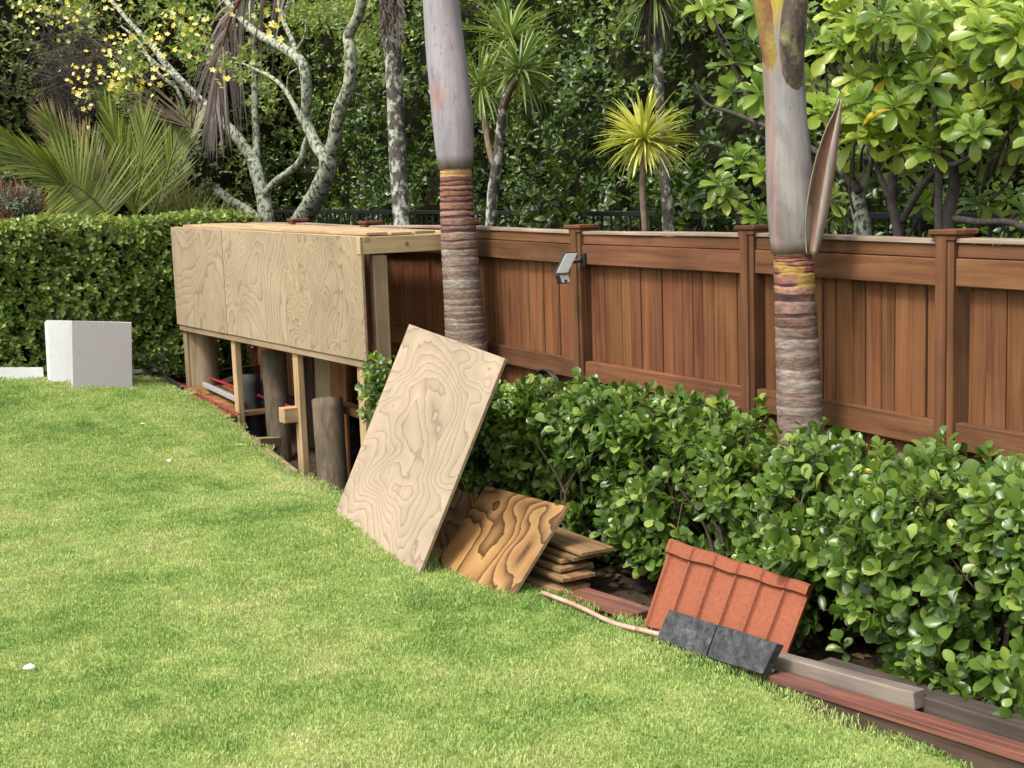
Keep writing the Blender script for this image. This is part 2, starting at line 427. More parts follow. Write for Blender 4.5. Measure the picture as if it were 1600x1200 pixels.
def merge(parts):
    V = []; F = []
    for v, f in parts:
        o = len(V); V += list(v); F += [tuple(i + o for i in q) for q in f]
    return V, F
def unit(a): a = np.asarray(a, float); return a / (np.linalg.norm(a, axis=-1, keepdims=True) + 1e-9)

# ------------------------------------------------------------------ leaves
def leaf_template(st, fold=.12, bend=.15, cup=0.0):
    V = []; F = []; prev = None
    for i, (x, w) in enumerate(st):
        z = -bend * x * x
        if w <= 0: row = [len(V)]; V.append((x, 0, z))
        else: row = [len(V), len(V) + 1, len(V) + 2]; V += [(x, -w, z + fold * w), (x, 0, z), (x, w, z + fold * w)]
        if prev is not None:
            if len(prev) == 3 and len(row) == 3: F += [(prev[0], prev[1], row[1], row[0]), (prev[1], prev[2], row[2], row[1])]
            elif len(prev) == 1: F += [(prev[0], row[1], row[0]), (prev[0], row[2], row[1])]
            else: F += [(prev[0], prev[1], row[0]), (prev[1], prev[2], row[0])]
        prev = row
    return np.array(V), F
T_OB = leaf_template([(0, .018), (.14, .03), (.34, .19), (.58, .32), (.80, .31), (.95, .17), (1, 0)], .25, .16)
T_ROSE = leaf_template([(0, .03), (.25, .09), (.5, .19), (.75, .25), (.92, .18), (1, 0)], .3, .22)
T_SM = leaf_template([(0, 0), (.35, .27), (.72, .27), (1, 0)], .3, .15)
T_TALL = leaf_template([(0, 0), (.4, .26), (.75, .2), (1, 0)], .3, .2)
T_STRAP = leaf_template([(0, .016), (.25, .026), (.6, .026), (.85, .015), (1, 0)], .5, .22)
T_PET = leaf_template([(0, 0), (.5, .32), (.9, .25), (1, 0)], .1, .2)
def frames(Nr, Td):
    X = unit(Td); Z = Nr - (Nr * X).sum(1, keepdims=True) * X; Z = unit(Z); Y = np.cross(Z, X)
    return X, Y, Z
VARS = {}
def leafset(parent, P, Nr, Td, S, tint, mat, tmpl, n_ind=0, stuffname='foliage', leafname='leaf', outer=None, smooth=True):
    P, Nr, Td, S, tint = (np.asarray(a, float) for a in (P, Nr, Td, S, tint))
    X, Y, Z = frames(Nr, Td); n = len(P); O = np.array(WM[parent.name].translation)
    TV, TF = tmpl; ind = np.zeros(n, bool); yw = RG.uniform(.72, 1.18, n); zb = RG.uniform(.2, 2.3, n)
    Y = Y * yw[:, None]; Z0_ = Z; Z = Z * zb[:, None]
    if n_ind:
        x, y, k = project(P)
        ok = (x > 5) & (x < 1595) & (y > 5) & (y < 1195)
        score = S / k * np.where(ok, 1, 0) * (outer if outer is not None else 1.0)
        score *= .4 + .6 * np.abs((Z0_ * unit(P - EYE)).sum(1))
        ind[np.argsort(-score)[:min(n_ind, int(ok.sum()))]] = True
        key = (id(TV), mat.name, leafname)
        if key not in VARS:
            VARS[key] = [mesh(leafname, TV, TF, mat, smooth, attrs=[(q + .5) / 10] * len(TV)) for q in range(10)]
        VARS[key]
        for i in np.nonzero(ind)[0]:
            R = np.stack([X[i], Y[i], Z[i]], 1) * S[i]
            m4 = Matrix([[*R[r], P[i][r]] for r in range(3)] + [[0, 0, 0, 1]])
            o = bpy.data.objects.new(leafname, VARS[key][min(9, int(tint[i] * 10))])
            COL.objects.link(o); o.parent = parent
            o.matrix_basis = WM[parent.name].inverted() @ m4
    r = ~ind; P, X, Y, Z, S, tint = P[r], X[r], Y[r], Z[r], S[r], tint[r]; n = len(P)
    if not n: return None
    V = (P - O)[:, None, :] + S[:, None, None] * (TV[None, :, 0:1] * X[:, None, :] + TV[None, :, 1:2] * Y[:, None, :] + TV[None, :, 2:3] * Z[:, None, :])
    nv = len(TV); V = V.reshape(-1, 3)
    lt = np.array([len(f) for f in TF]); li = np.concatenate([np.array(f) for f in TF])
    loops = (li[None, :] + (np.arange(n) * nv)[:, None]).ravel().astype(np.int32)
    tot = np.tile(lt, n).astype(np.int32); start = np.concatenate([[0], np.cumsum(tot)[:-1]]).astype(np.int32)
    me = bpy.data.meshes.new(stuffname)
    me.vertices.add(len(V)); me.vertices.foreach_set('co', V.astype(np.float32).ravel())
    me.loops.add(len(loops)); me.loops.foreach_set('vertex_index', loops)
    me.polygons.add(len(tot)); me.polygons.foreach_set('loop_start', start)
    me.polygons.foreach_set('use_smooth', np.ones(len(tot), bool))
    a = me.attributes.new('tint', 'FLOAT', 'POINT'); a.data.foreach_set('value', np.repeat(tint, nv).astype(np.float32))
    me.materials.append(mat); me.update(); me.validate()
    return obj(stuffname, me, parent, T(O), 'stuff')
def vnoise(P, s, seed=0):      # cheap smooth 3-D noise, -1..1
    P = np.asarray(P) * s; o = 0
    for k, (a, b, c) in enumerate(((1.0, .7, .4), (-.6, 1.1, .8), (.9, -.5, 1.2), (1.7, 1.3, -1.1))):
        o = o + np.sin(P[:, 0] * a + P[:, 1] * b + P[:, 2] * c + seed * 1.7 + k * 2.1) * np.cos(P[:, 0] * c - P[:, 1] * a + P[:, 2] * b + seed + k)
    return o / 2.4
def rdir(n): return unit(RG.normal(size=(n, 3)))
def sprigs(centres, axis, nl, length, size, spread=1.0, rng=None):
    # leaves set spirally along short shoots: returns P, normal, tip dir, size per leaf
    C0 = np.asarray(centres); n = len(C0); A = unit(axis)
    h = unit(np.cross(A, rdir(n))); g = np.cross(A, h)
    Ps, Ns, Ts, Ss = [], [], [], []
    ph = RG.uniform(0, 6.28, n)
    for k in range(nl):
        f = (k + .5) / nl; a = (ph + k * 2.4)[:, None]
        rad = h * np.cos(a) + g * np.sin(a)
        Td = unit(rad * (1.15 - .75 * f) * spread + A * (.25 + .75 * f) + rdir(n) * .25)
        Ps.append(C0 + A * (f * length)[:, None] if np.ndim(length) else C0 + A * (f * length)); Ts.append(Td)
        Ns.append(unit(A - Td * (A * Td).sum(1, keepdims=True) + rdir(n) * .2))
        Ss.append(size * RG.uniform(.65, 1.15, n) * (1 - .35 * max(0, f - .7) / .3))
    return np.vstack(Ps), np.vstack(Ns), np.vstack(Ts), np.concatenate(Ss)

# ================================================================== THE SETTING
def sheet(name, us, ds, zf, mat, uvflat=False):
    V = []; F = []; nd_ = len(ds)
    for u in us:
        for d in ds: V.append(W(u, d if not callable(d) else d(u), 0))
    for i, u in enumerate(us):
        for j, d in enumerate(ds):
            dd = d if not callable(d) else d(u)
            V[i * nd_ + j][2] = zf(u, dd)
    for i in range(len(us) - 1):
        for j in range(nd_ - 1): F.append((i * nd_ + j, i * nd_ + j + 1, (i + 1) * nd_ + j + 1, (i + 1) * nd_ + j))
    o = obj(name, mesh(name, V, F, mat, True)); o['kind'] = 'structure'; return o
g = obj('ground', mesh('ground', [(-150, -100, -.55), (150, -100, -.55), (150, 200, -.55), (-150, 200, -.55)], [(0, 1, 2, 3)], M['ground'])); g['kind'] = 'structure'

def undul(u, d): return .012 * math.sin(u * 2.3 + d * 1.1) + .01 * math.sin(d * 3.1 - u * 1.3) + .006 * math.sin(u * 7 + d * 5)
us = np.linspace(-6, 8.6, 110)
fr = np.concatenate([[0, .01, .03], np.linspace(.06, 1, 60)])
V = []; F = []
for u in us:
    e = float(edge_d(u)) + .025 * math.sin(u * 9) + .015 * math.sin(u * 23)
    for q in fr:
        d = e + q * (9 - e); z = float(lawn_z(u, d)) + undul(u, d) * min(1, q * 20 + .2)
        V.append(W(u, d, z - (.06 if q == 0 else 0)))
nf = len(fr)
for i in range(len(us) - 1):
    for j in range(nf - 1): F.append((i * nf + j, i * nf + j + 1, (i + 1) * nf + j + 1, (i + 1) * nf + j))
lawn = obj('lawn', mesh('lawn', V, F, M['lawn'], True)); lawn['kind'] = 'structure'
def bed_z(u, d):
    pit = math.exp(-((u - 4.9) / 1.7) ** 4) * .25 * min(1, max(0, 1.0 - d) * 6)
    base = float(np.interp(u, EU, EZ)) - .075 - pit
    return base + .02 * math.sin(u * 11 + d * 9) + .015 * math.sin(u * 23 - d * 17)
sheet('garden_bed', np.linspace(-6, 9, 150), np.linspace(1.3, -.25, 24), bed_z, M['soil'])
sheet('ground_beyond_fence', np.linspace(-6, 24, 40), np.linspace(-.03, -9, 14), lambda u, d: .15 + .02 * math.sin(u * 3 + d * 2), M['soil'])
sheet('ground_beyond_hedge', np.linspace(7.4, 24, 30), np.linspace(12, -.03, 20), lambda u, d: .3 + .02 * math.sin(u * 3 + d * 2), M['soil'])

# ---- grass: one mass of blades, tufts set over the lawn in geometry nodes
def tuft(k):
    V = []; F = []; tn = []
    for i in range(110):
        r = .085 * math.sqrt(random.random()); a = random.uniform(0, 6.283)
        x, y = r * math.cos(a), r * math.sin(a)
        h = random.uniform(.005, .012) * (1.5 if random.random() < .05 else 1); w = random.uniform(.0011, .0021)
        b = random.uniform(0, 6.283); l = random.uniform(.2, 1.1) * h; c = random.uniform(0, 6.283)
        dx, dy = math.cos(b) * l, math.sin(b) * l; wx, wy = math.cos(c) * w, math.sin(c) * w
        o = len(V)
        V += [(x - wx, y - wy, -.004), (x + wx, y + wy, -.004), (x + dx * .4 + wx * .8, y + dy * .4 + wy * .8, h * .62), (x + dx * .4 - wx * .8, y + dy * .4 - wy * .8, h * .62), (x + dx, y + dy, h * .95)]
        F += [(o, o + 1, o + 2, o + 3), (o + 3, o + 2, o + 4)]
        tn += [random.betavariate(2, 2)] * 5
    me = mesh('grass_tuft', V, F, M['grass'], True, attrs=tn)
    return bpy.data.objects.new('grass_tuft', me)
def grass_nodes(src, density, seed):
    ng = bpy.data.node_groups.new('lawn_grass', 'GeometryNodeTree')
    ng.interface.new_socket('Geometry', in_out='INPUT', socket_type='NodeSocketGeometry')
    ng.interface.new_socket('Geometry', in_out='OUTPUT', socket_type='NodeSocketGeometry')
    N = ng.nodes.new; L = ng.links.new
    gi = N('NodeGroupInput'); go = N('NodeGroupOutput')
    join = N('GeometryNodeJoinGeometry')
    for i, s in enumerate(src):
        dp = N('GeometryNodeDistributePointsOnFaces'); dp.inputs['Density'].default_value = density / len(src); dp.inputs['Seed'].default_value = seed + i
        oi = N('GeometryNodeObjectInfo'); oi.inputs['Object'].default_value = s; oi.inputs['As Instance'].default_value = True
        ip = N('GeometryNodeInstanceOnPoints')
        rr = N('FunctionNodeRandomValue'); rr.data_type = 'FLOAT_VECTOR'
        rr.inputs[0].default_value = (-.12, -.12, 0); rr.inputs[1].default_value = (.12, .12, 6.283)
        rs = N('FunctionNodeRandomValue'); rs.data_type = 'FLOAT'; rs.inputs[2].default_value = .75; rs.inputs[3].default_value = 1.35
        L(gi.outputs[0], dp.inputs['Mesh']); L(dp.outputs['Points'], ip.inputs['Points']); L(oi.outputs['Geometry'], ip.inputs['Instance'])
        L(rr.outputs[0], ip.inputs['Rotation']); L(rs.outputs[1], ip.inputs['Scale']); L(ip.outputs[0], join.inputs[0])
    L(join.outputs[0], go.inputs[0]); return ng
us2 = np.linspace(-2.6, 7.6, 60); V = []; F = []
fr2 = np.linspace(0, 1, 24)
for u in us2:
    e = float(edge_d(u)) + .025 * math.sin(u * 9) + .015 * math.sin(u * 23) + .02
    for q in fr2:
        d = e + q * (4.6 - e); V.append(W(u, d, float(lawn_z(u, d)) + undul(u, d)))
for i in range(len(us2) - 1):
    for j in range(23): F.append((i * 24 + j, i * 24 + j + 1, (i + 1) * 24 + j + 1, (i + 1) * 24 + j))
gr = obj('lawn_grass', mesh('lawn_grass', V, F, M['grass'], True), None, None, 'stuff')
gr['label'] = 'short mown green lawn grass with dry yellow patches'; gr['category'] = 'grass'
md = gr.modifiers.new('blades', 'NODES'); md.node_group = grass_nodes([tuft(k) for k in range(4)], 420, 3)

# ================================================================== FENCE
def ztop(u): return 1.365 + .0235 * u + .006 * math.sin(u * 2.1)
POSTS = [-2.55, -1.28, 0.0, 1.09, 2.43, 3.67, 5.03, 6.35, 7.5, 8.75]
fence = thing('timber_fence', 'brown stained paling fence with capped posts behind the hedge', 'fence', W(2.4, 0, .1))
pal_me = [boxmesh('paling', 1.0, w, .018, M['fence'], .003) for w in (.078, .072, .086, .066)]
pal_w = [.078, .072, .086, .066]
for i, u in enumerate(POSTS):
    z = ztop(u)
    p = beam('post', W(u, .02, -.2), W(u, .02, z + .012), .085, .10, M['rail'], fence, tuple(-NN), ncut=3)
    b = beam('cover_strip', W(u + .01, .074, .25), W(u + .01, .074, z + .012), .05, .012, M['rail'], p, tuple(-NN), .002, ncut=3)
    cp = beam('post_cap', W(u - .066, .02, z + .024), W(u + .066, .02, z + .024), .135, .022, M['rail'], p, (0, 0, 1), .005, ncut=0)
    beam('cap_moulding', W(u - .052, .02, z + .003), W(u + .052, .02, z + .003), .115, .02, M['rail'], p, (0, 0, 1), .003, ncut=0)
for a, b in zip(POSTS[:-1], POSTS[1:]):
    ua, ub = a + .046, b - .046; dz = random.uniform(-.006, .006)
    za, zb = ztop(a) + dz, ztop(b) + dz * .3
    def rail(nm, d, top, h, th, mat='rail'):
        return beam(nm, W(ua, d, za - top - h / 2), W(ub, d, zb - top - h / 2), th, h, M[mat], fence, (0, 0, 1), .003, .0008, 5, .0015)
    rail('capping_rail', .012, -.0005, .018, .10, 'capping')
    rail('top_fascia', .040, .021, .050, .026)
    rail('upper_rail', .047, .074, .104, .030)
    rail('lower_rail', .040, .70, .104, .040)
    u = ua
    while u < ub - .02:
        k = random.choice((0, 0, 1, 2, 3)); w = pal_w[k]
        if u + w > ub: w = ub - u
        zz = ztop(u) - .03; bot = .10 + random.uniform(-.02, .02); L = zz - bot
        o = bpy.data.objects.new('paling', pal_me[k])
        m4 = frame(W(u + w / 2, random.uniform(-.003, .003), bot), (0, 0, 1), None, tuple(-NN)) @ Matrix.Diagonal((L, w / pal_w[k], 1, 1))
        m4 = m4 @ Matrix.Rotation(random.uniform(-.004, .004), 4, 'Z')
        link(o, fence, m4); u += w + random.uniform(.002, .005)

# ================================================================== PLYWOOD ENCLOSURE
enc = thing('plywood_enclosure', 'half-built timber frame store clad with three weathered plywood sheets', 'timber store', W(5.3, .6, -.1))
def etop(u): return 1.318 + .0282 * u
def ebot(u): return .656 + .0097 * u
def prism(name, quad, nrm, th, mat, parent=None, mat2=None):
    # flat piece from four world corners (a, b, c, d), local x along a-b, y up the sheet, thickness behind
    a, b, c, d = (Vector(q) for q in quad)
    x = (b - a).normalized(); z = Vector(nrm).normalized(); z = (z - x * z.dot(x)).normalized(); y = z.cross(x)
    m = Matrix((x, y, z)).transposed().to_4x4(); m.translation = a; inv = m.inverted()
    bm = bmesh.new()
    top = [bm.verts.new((inv @ q).xy.to_3d()) for q in (a, b, c, d)]
    f = bm.faces.new(top); bm.normal_update()
    if f.normal.z < 0: bmesh.ops.reverse_faces(bm, faces=[f])
    r = bmesh.ops.extrude_face_region(bm, geom=[f])
    vs_ = [e for e in r['geom'] if isinstance(e, bmesh.types.BMVert)]
    for v in vs_: v.co.z -= th
    bmesh.ops.recalc_face_normals(bm, faces=list(bm.faces))
    bmesh.ops.bevel(bm, geom=list(bm.edges), offset=.0015, segments=1, affect='EDGES')
    me = bpy.data.meshes.new(name); bm.to_mesh(me); bm.free(); me.materials.append(mat)
    if mat2 is not None:
        me.materials.append(mat2)
        for p in me.polygons:
            if abs(p.normal.z) < .5: p.material_index = 1
    return obj(name, me, parent, m)
JO = [7.16, 5.955, 4.765, 3.575]
for k, mt in enumerate(('ply', 'ply', 'ply_busy')):
    a, b = JO[k] - .002, JO[k + 1] + .002; dd = .792 + (.003, 0, .002)[k]
    prism('plywood_sheet', (W(a, dd, ebot(a)), W(b, dd, ebot(b)), W(b, dd, etop(b)), W(a, dd, etop(a))), -NN, .017, M[mt], enc, M['ply_edge'])
for j, u in enumerate((7.10, 5.955, 4.765, 3.75)):
    foot = float(lawn_z(u, 1.0)) - .30
    beam('frame_post', W(u, .735, foot), W(u, .735, etop(u) - .03), .085, .045, M['pine_old' if j in (0,) else 'pine'], enc, tuple(-NN), ncut=5)
beam('end_post', W(3.62, .665, -.15), W(3.62, .665, etop(3.6) - .112), .06, .09, M['pine_old'], enc, tuple(-NN), ncut=5)
beam('bottom_rail', W(7.14, .76, ebot(7.14) - .026), W(3.60, .76, ebot(3.6) - .026), .045, .044, M['pine_old'], enc, (0, 0, 1), ncut=8)
beam('top_rail', W(7.16, .752, etop(7.16) - .014), W(3.575, .752, etop(3.575) - .014), .042, .03, M['pine'], enc, (0, 0, 1), ncut=8)
beam('back_rail', W(7.16, .12, etop(7.16) - .014), W(3.62, .12, etop(3.62) - .014), .045, .05, M['pine'], enc, (0, 0, 1), ncut=8)
for u in (7.13, 6.55, 5.955, 5.36, 4.765, 4.17):
    beam('roof_joist', W(u, .73, etop(u) - .033), W(u, .145, etop(u) - .033), .045, .06, M['pine'], enc, (0, 0, 1), ncut=3)
for d_ in (.63, .47, .31):
    beam('roof_board', W(7.14, d_, etop(7.14) + .008), W(3.70, d_ - .01, etop(3.7) + .008), .14, .018, M['pine'], enc, (0, 0, 1), .002, .001, 10, .003)
eb = beam('end_beam', W(3.60, .80, etop(3.6) - .052), W(3.60, .075, etop(3.6) - .05), .045, .10, M['pine'], enc, (0, 0, 1), ncut=5)
V, F = tube([W(3.576, .49, etop(3.6) - .052), W(3.5755, .49, etop(3.6) - .052)], [.013, .012], 14, 2)
V2 = [np.array(v) * 1 for v in V]
local_obj('knot', V2, F, plain('pine_knot', (.22, .11, .05), .8, .2, .4, 120), eb)
bo = beam('offcut_block', W(4.81, .855, .235), W(4.81, .70, .235), .10, .10, M['pine'], enc, (0, 0, 1), ncut=2)
# logs and loose timber under the store
def log(label, bot, top, r0, r1, mat):
    n = 9; P = spline([bot, top], n); Vl, Fl = tube([P[0], P[n // 2], P[-1]], [r0, (r0 + r1) / 2, r1], 18, 14, .015)
    return tag(local_obj('round_post', Vl, Fl, M[mat], None, True), label, 'post')
def bz(u, d): return bed_z(u, d)
p = at_d(322, 600, .62); u, d = UD(p)
log('tan round post, farthest left under the plywood store', W(u, d, .0), W(u + .06, d, .95), .122, .115, 'log_tan')
a = at_d(395, 700, .58); b = at_d(390, 586, .58)
log('short black round post between the store uprights', a - np.array([0, 0, .28]), b, .083, .08, 'log_black')
a = at_d(441, 745, .62); b = at_d(427, 549, .52)
log('tall leaning grey-brown round post behind the third upright', a - np.array([0, 0, .28]), b, .082, .092, 'log')
a = at_d(524, 785, .70); b = at_d(511, 623, .62)
log('stout dark brown round post standing beside the leaning plywood', a - np.array([0, 0, .28]), b, .098, .103, 'log')
for lb, x0, x1, y, d, mt, hh in (('pale knotty board upright behind the stout round post', 494, 517, 640, .30, 'pine_old', .95), ('brown board upright beside the pale knotty board', 518, 541, 640, .30, 'fence', .95), ('dark board upright in the shade behind the third upright', 471, 489, 640, .28, 'retain', .95)):
    A = at_d(x0, y, d); B = at_d(x1, y, d); w = float(np.linalg.norm(A - B)); c = (A + B) / 2; u, dd = UD(c)
    tag(beam('upright_board', W(u, dd, bz(u, dd)), W(u, dd - .03, .86), w, .022, M[mt], None, tuple(-NN), ncut=4), lb, 'board')
# lying things at the far end of the store
fz = .16
ps = prism('plywood_offcut', (W(7.0, .92, .225), W(5.95, .93, .10), W(5.95, .45, .10), W(6.9, .45, .225)), (0, 0, 1), .018, M['ply_dark'], None, M['ply_edge'])
tag(ps, 'orange-brown plywood offcut lying under the red bars', 'plywood')
def bar(name, label, cat, a, b, w, h, mat, up=(0, 0, 1)):
    return tag(beam(name, a, b, w, h, M[mat], None, up, .003, 0, 0), label, cat)
bar('spirit_level', 'grey metal bar lying between two red bars under the store', 'metal bar', W(6.80, .72, .25), W(6.05, .68, .18), .03, .035, 'greymetal')
bar('red_bar', 'red bar along the front of the plywood offcut', 'metal bar', W(7.12, .87, .262), W(5.80, .80, .125), .014, .014, 'red')
bar('red_bar', 'red bar behind the grey metal bar under the store', 'metal bar', W(7.1, .62, .285), W(5.3, .50, .17), .014, .018, 'red')
bar('cross_timber', 'short cross timber under the store beside the black round post', 'timber', at_d(400, 692, .80) , at_d(431, 690, .62), .09, .07, 'pine_old')
bar('cross_timber', 'short cross timber at the foot of the third store upright', 'timber', at_d(476, 752, .86), at_d(505, 752, .66), .09, .05, 'pine_old')
bar('shelf_timber', 'reddish timber lying across behind the stout round post', 'timber', W(4.9, .45, .27), W(3.7, .42, .21), .10, .05, 'rail')
for i, (xa, ya, xb, yb, lb) in enumerate(((352, 655, 398, 693, 'pale edging board along the lawn below the black round post'), (412, 700, 458, 735, 'pale edging board along the lawn below the tall leaning post'))):
    bar('edging_board', lb, 'board', at_d(xa, ya + 4, .98), at_d(xb, yb + 4, .98), .07, .03, 'pine_old')
# black bag and terracotta pot glimpsed behind the end post
pb = at_d(602, 533, .35); u, d = UD(pb)
V, F = tube([W(u, d, .30), W(u, d, .44), W(u, d, .60), W(u, d, .66)], [.10, .12, .115, .06], 14, 14, .05)
tag(local_obj('black_bag', V, F, M['black'], None, True), 'black bag standing behind the store end post', 'bag')
V, F = tube([W(u + .08, d, .655), W(u + .08, d, .69), W(u + .08, d, .745)], [.05, .055, .03], 12, 8, .05)
tag(local_obj('clay_pot', V, F, M['brick'], None, True), 'small orange clay pot on top of the black bag', 'pot')
# white crate and black hose between the hedge and the store
cr = thing('white_crate', 'white plastic crate with dark openings beside the clipped hedge', 'crate', W(7.5, .95, .2))
for z in (.20, .33, .46): beam('crate_rail', W(7.50, 1.10, z), W(7.50, .80, z), .02, .035, M['white'], cr, (0, 0, 1), .003, 0, 0)
for d in (1.10, .96, .82): beam('crate_post', W(7.522, d, .18), W(7.522, d, .48), .05, .02, M['white'], cr, tuple(-DH), .003, 0, 0)
beam('crate_back', W(7.64, 1.12, .33), W(7.64, .80, .33), .02, .3, M['black'], cr, (0, 0, 1), .003, 0, 0)
V, F = tube([at_d(222, 585, 1.0), at_d(240, 572, .95), at_d(262, 590, .92), at_d(285, 606, .92)], .014, 8, 24)
tag(local_obj('black_hose', V, F, M['black'], None, True), 'black hose drooping from the clipped hedge to the lawn', 'hose')

# ================================================================== LEANING SHEETS, BOARDS, TILE
def leansheet(name, label, c, th, mat, cat, edge='ply_edge'):
    A, B, C_, D_ = (np.array(W(*q)) for q in c)
    n = np.cross(B - A, D_ - A); n = n if n @ (EYE - A) > 0 else -n
    o = prism(name, (A, B, C_, D_), n, th, M[mat], None, M[edge]); return tag(o, label, cat)
# big pale sheet
A = (2.86, 1.36, -.012); B = (1.77, 1.45, -.098)
leansheet('plywood_sheet', 'large pale plywood sheet leaning at a tilt on the lawn edge', (A, B, (1.635, 1.02, .870), (2.735, .935, .965)), .017, 'ply_pale', 'plywood')
leansheet('plywood_sheet', 'oiled dark-grained plywood sheet leaning low in front of the board stack', ((1.875, 1.325, -.115), (1.246, 1.295, -.115), (1.262, .965, .247), (1.893, 1.0, .244)), .018, 'ply_dark', 'plywood')
leansheet('plywood_sheet', 'shaded brown plywood sheet half hidden behind the large pale sheet', ((2.35, 1.20, -.10), (1.92, 1.22, -.10), (1.885, .99, .17), (2.30, .97, .17)), .018, 'ply_dark', 'plywood')
# stack of boards
zz = -.10
def stack_z(k): return -.088 + k * .0245
names = ['bottom board of the stack beside the oiled plywood'] + ['board %s from the bottom of the stack beside the oiled plywood' % w for w in ('second', 'third', 'fourth', 'fifth', 'sixth')] + ['pale top board of the stack beside the oiled plywood']
uend = [1.16, 1.22, 1.15, 1.21, 1.24, 1.18, 1.14]
dfr = [1.10, 1.06, 1.08, 1.05, 1.02, 1.00, .985]
for k in range(7):
    z = stack_z(k); ang = random.uniform(-.05, .05)
    tag(beam('board', W(uend[k] + .9, dfr[k] - .09 + ang, z), W(uend[k], dfr[k] - .09, z),   .17, .017, M['stack'], None, (0, 0, 1), .002, .0008, 5, .003), names[k], 'board', 'boards stacked beside the oiled plywood')
tag(beam('plank', W(1.35, 1.02, -.11), W(.72, .98, -.10), .12, .03, M['red_plank'], None, (0, 0, 1), .003, .001, 4), 'short reddish plank on the soil in front of the board stack', 'plank')
# copper pipe and its end piece
def pl(x, y, d): 
    P = at_d(x, y, d); u, dd = UD(P); return W(u, dd, P[2])
V, F = tube([pl(848, 926, 1.19), pl(900, 946, 1.19), pl(955, 972, 1.185), pl(994, 983, 1.18)], .0095, 10, 24)
tag(local_obj('copper_pipe', V, F, M['copper'], None, True), 'dull pinkish pipe lying along the lawn edge before the roof tile', 'pipe')
V, F = tube([pl(996, 983, 1.18), pl(1032, 992, 1.15)], .010, 10, 6)
tag(local_obj('copper_pipe', V, F, M['copper'], None, True), 'short pinkish pipe end beside the grey slate blocks', 'pipe')
# terracotta roof tile: ribbed sheet with a raised nib at the top
def roof_tile():
    A, B, C_, D_ = at_d(1006, 978, 1.15), at_d(1228, 1024, .96), at_d(1269, 914, .80), at_d(1050, 843, 1.0)
    nz = unit(np.cross(B - A, D_ - A)); nz = nz if nz @ (EYE - A) > 0 else -nz
    def ph(s):     # six pans stepped across the tile, a rounded roll at each joint
        q = s * 6; f = q - math.floor(q); k = int(q)
        return .017 * math.exp(-((f - .12) / .08) ** 2) * (1 if 0 < k < 6 else .6) + (.004 if k % 2 else 0) * min(1, f * 8) * min(1, (1 - f) * 8)
    sx = np.linspace(0, 1, 121); rows = [0, .02, .3, .6, .835, .842, .85, .93, .98, 1.0]; V = []; F = []
    def pt(s, q, h): return (A * (1 - s) + B * s) * (1 - q) + (D_ * (1 - s) + C_ * s) * q + nz * h
    for q in rows:
        for s in sx:
            h = ph(s); qq = q + (.008 * math.sin(s * 21 + 1) if q > .8 else 0)
            if .838 < q < .99: h = .021 + h * .6
            if q >= .99: h = .008 + h * .4
            V.append(pt(s, qq, h))
    n = len(sx); off = len(V); nr = len(rows)
    for i in range(nr - 1):
        for j in range(n - 1): F.append((i * n + j, i * n + j + 1, (i + 1) * n + j + 1, (i + 1) * n + j))
    for q in (0, 1):
        for s in sx: V.append(pt(s, q, -.014))
    t0 = (nr - 1) * n
    for j in range(n - 1):
        F += [(j, off + j, off + j + 1, j + 1), (off + j, off + n + j, off + n + j + 1, off + j + 1), (t0 + j, t0 + j + 1, off + n + j + 1, off + n + j)]
    F.append(tuple(i * n for i in range(nr)) + (off + n, off)); F.append(tuple(i * n + n - 1 for i in range(nr))[::-1] + (off + n - 1, off + 2 * n - 1))
    return tag(local_obj('roof_tile', V, F, M['terracotta']), 'ribbed terracotta roof tile leaning against the hedge', 'tile')
roof_tile()
# two slate blocks on the edging
def slate(label, q, d, th):
    P = [at_d(x, y, dd) for (x, y), dd in zip(q, d)]
    n = np.cross(P[1] - P[0], P[3] - P[0]); n = n if n @ (EYE - P[0]) > 0 else -n
    o = prism('slate_block', P, n, th, M['slate'], None); return tag(o, label, 'block')
slate('grey slate block against the roof tile beside the pipe', ((1027, 996), (1101, 1027), (1119, 976), (1045, 952)), (1.17, 1.165, 1.12, 1.125), .036)
slate('longer grey slate block between the first slate and the red plank', ((1104, 1027), (1191, 1053), (1215, 1006), (1122, 976)), (1.165, 1.16, 1.115, 1.12), .036)
# timbers on the right
a = at_d(1188, 1068, 1.165); u0, _ = UD(a)
tag(beam('retaining_board', W(-.02, 1.10, -.142), W(-2.6, 1.10, .038), .03, .10, M['retain'], None, (0, 0, 1), .004, .0015, 14, .003), 'dark brown retaining board along the lawn under the red plank', 'board')
a = at_z(1208, 1052, .015); u, d = UD(a)
tag(beam('red_plank', W(-.15, 1.085, -.076), W(-2.5, 1.08, .088), .075, .026, M['red_plank'], None, (0, .0, 1), .003, .001, 10, .004), 'long reddish plank lying on the retaining board', 'plank')
a = at_d(1216, 1034, 1.02); b = at_d(1434, 1094, 1.02); ua, _ = UD(a); ub, _ = UD(b)
tag(beam('sawn_timber', W(ua, 1.015, a[2]), W(ub, 1.015, b[2]), .05, .058, M['sawn'], None, (0, 0, 1), .003, .001, 8, .002), 'grey rough-sawn timber lying behind the red plank', 'timber')
a = at_d(1285, 1032, .94); b = at_d(1600, 1140, .96); ua, _ = UD(a); ub, _ = UD(b)
tag(beam('dark_sleeper', W(ua, .945, a[2] - .04), W(ub - 1.2, .965, b[2] + .045), .09, .085, M['dark_sleeper'], None, (0, 0, 1), .006, .002, 10, .003), 'dark weathered sleeper under the hedge behind the sawn timber', 'timber')

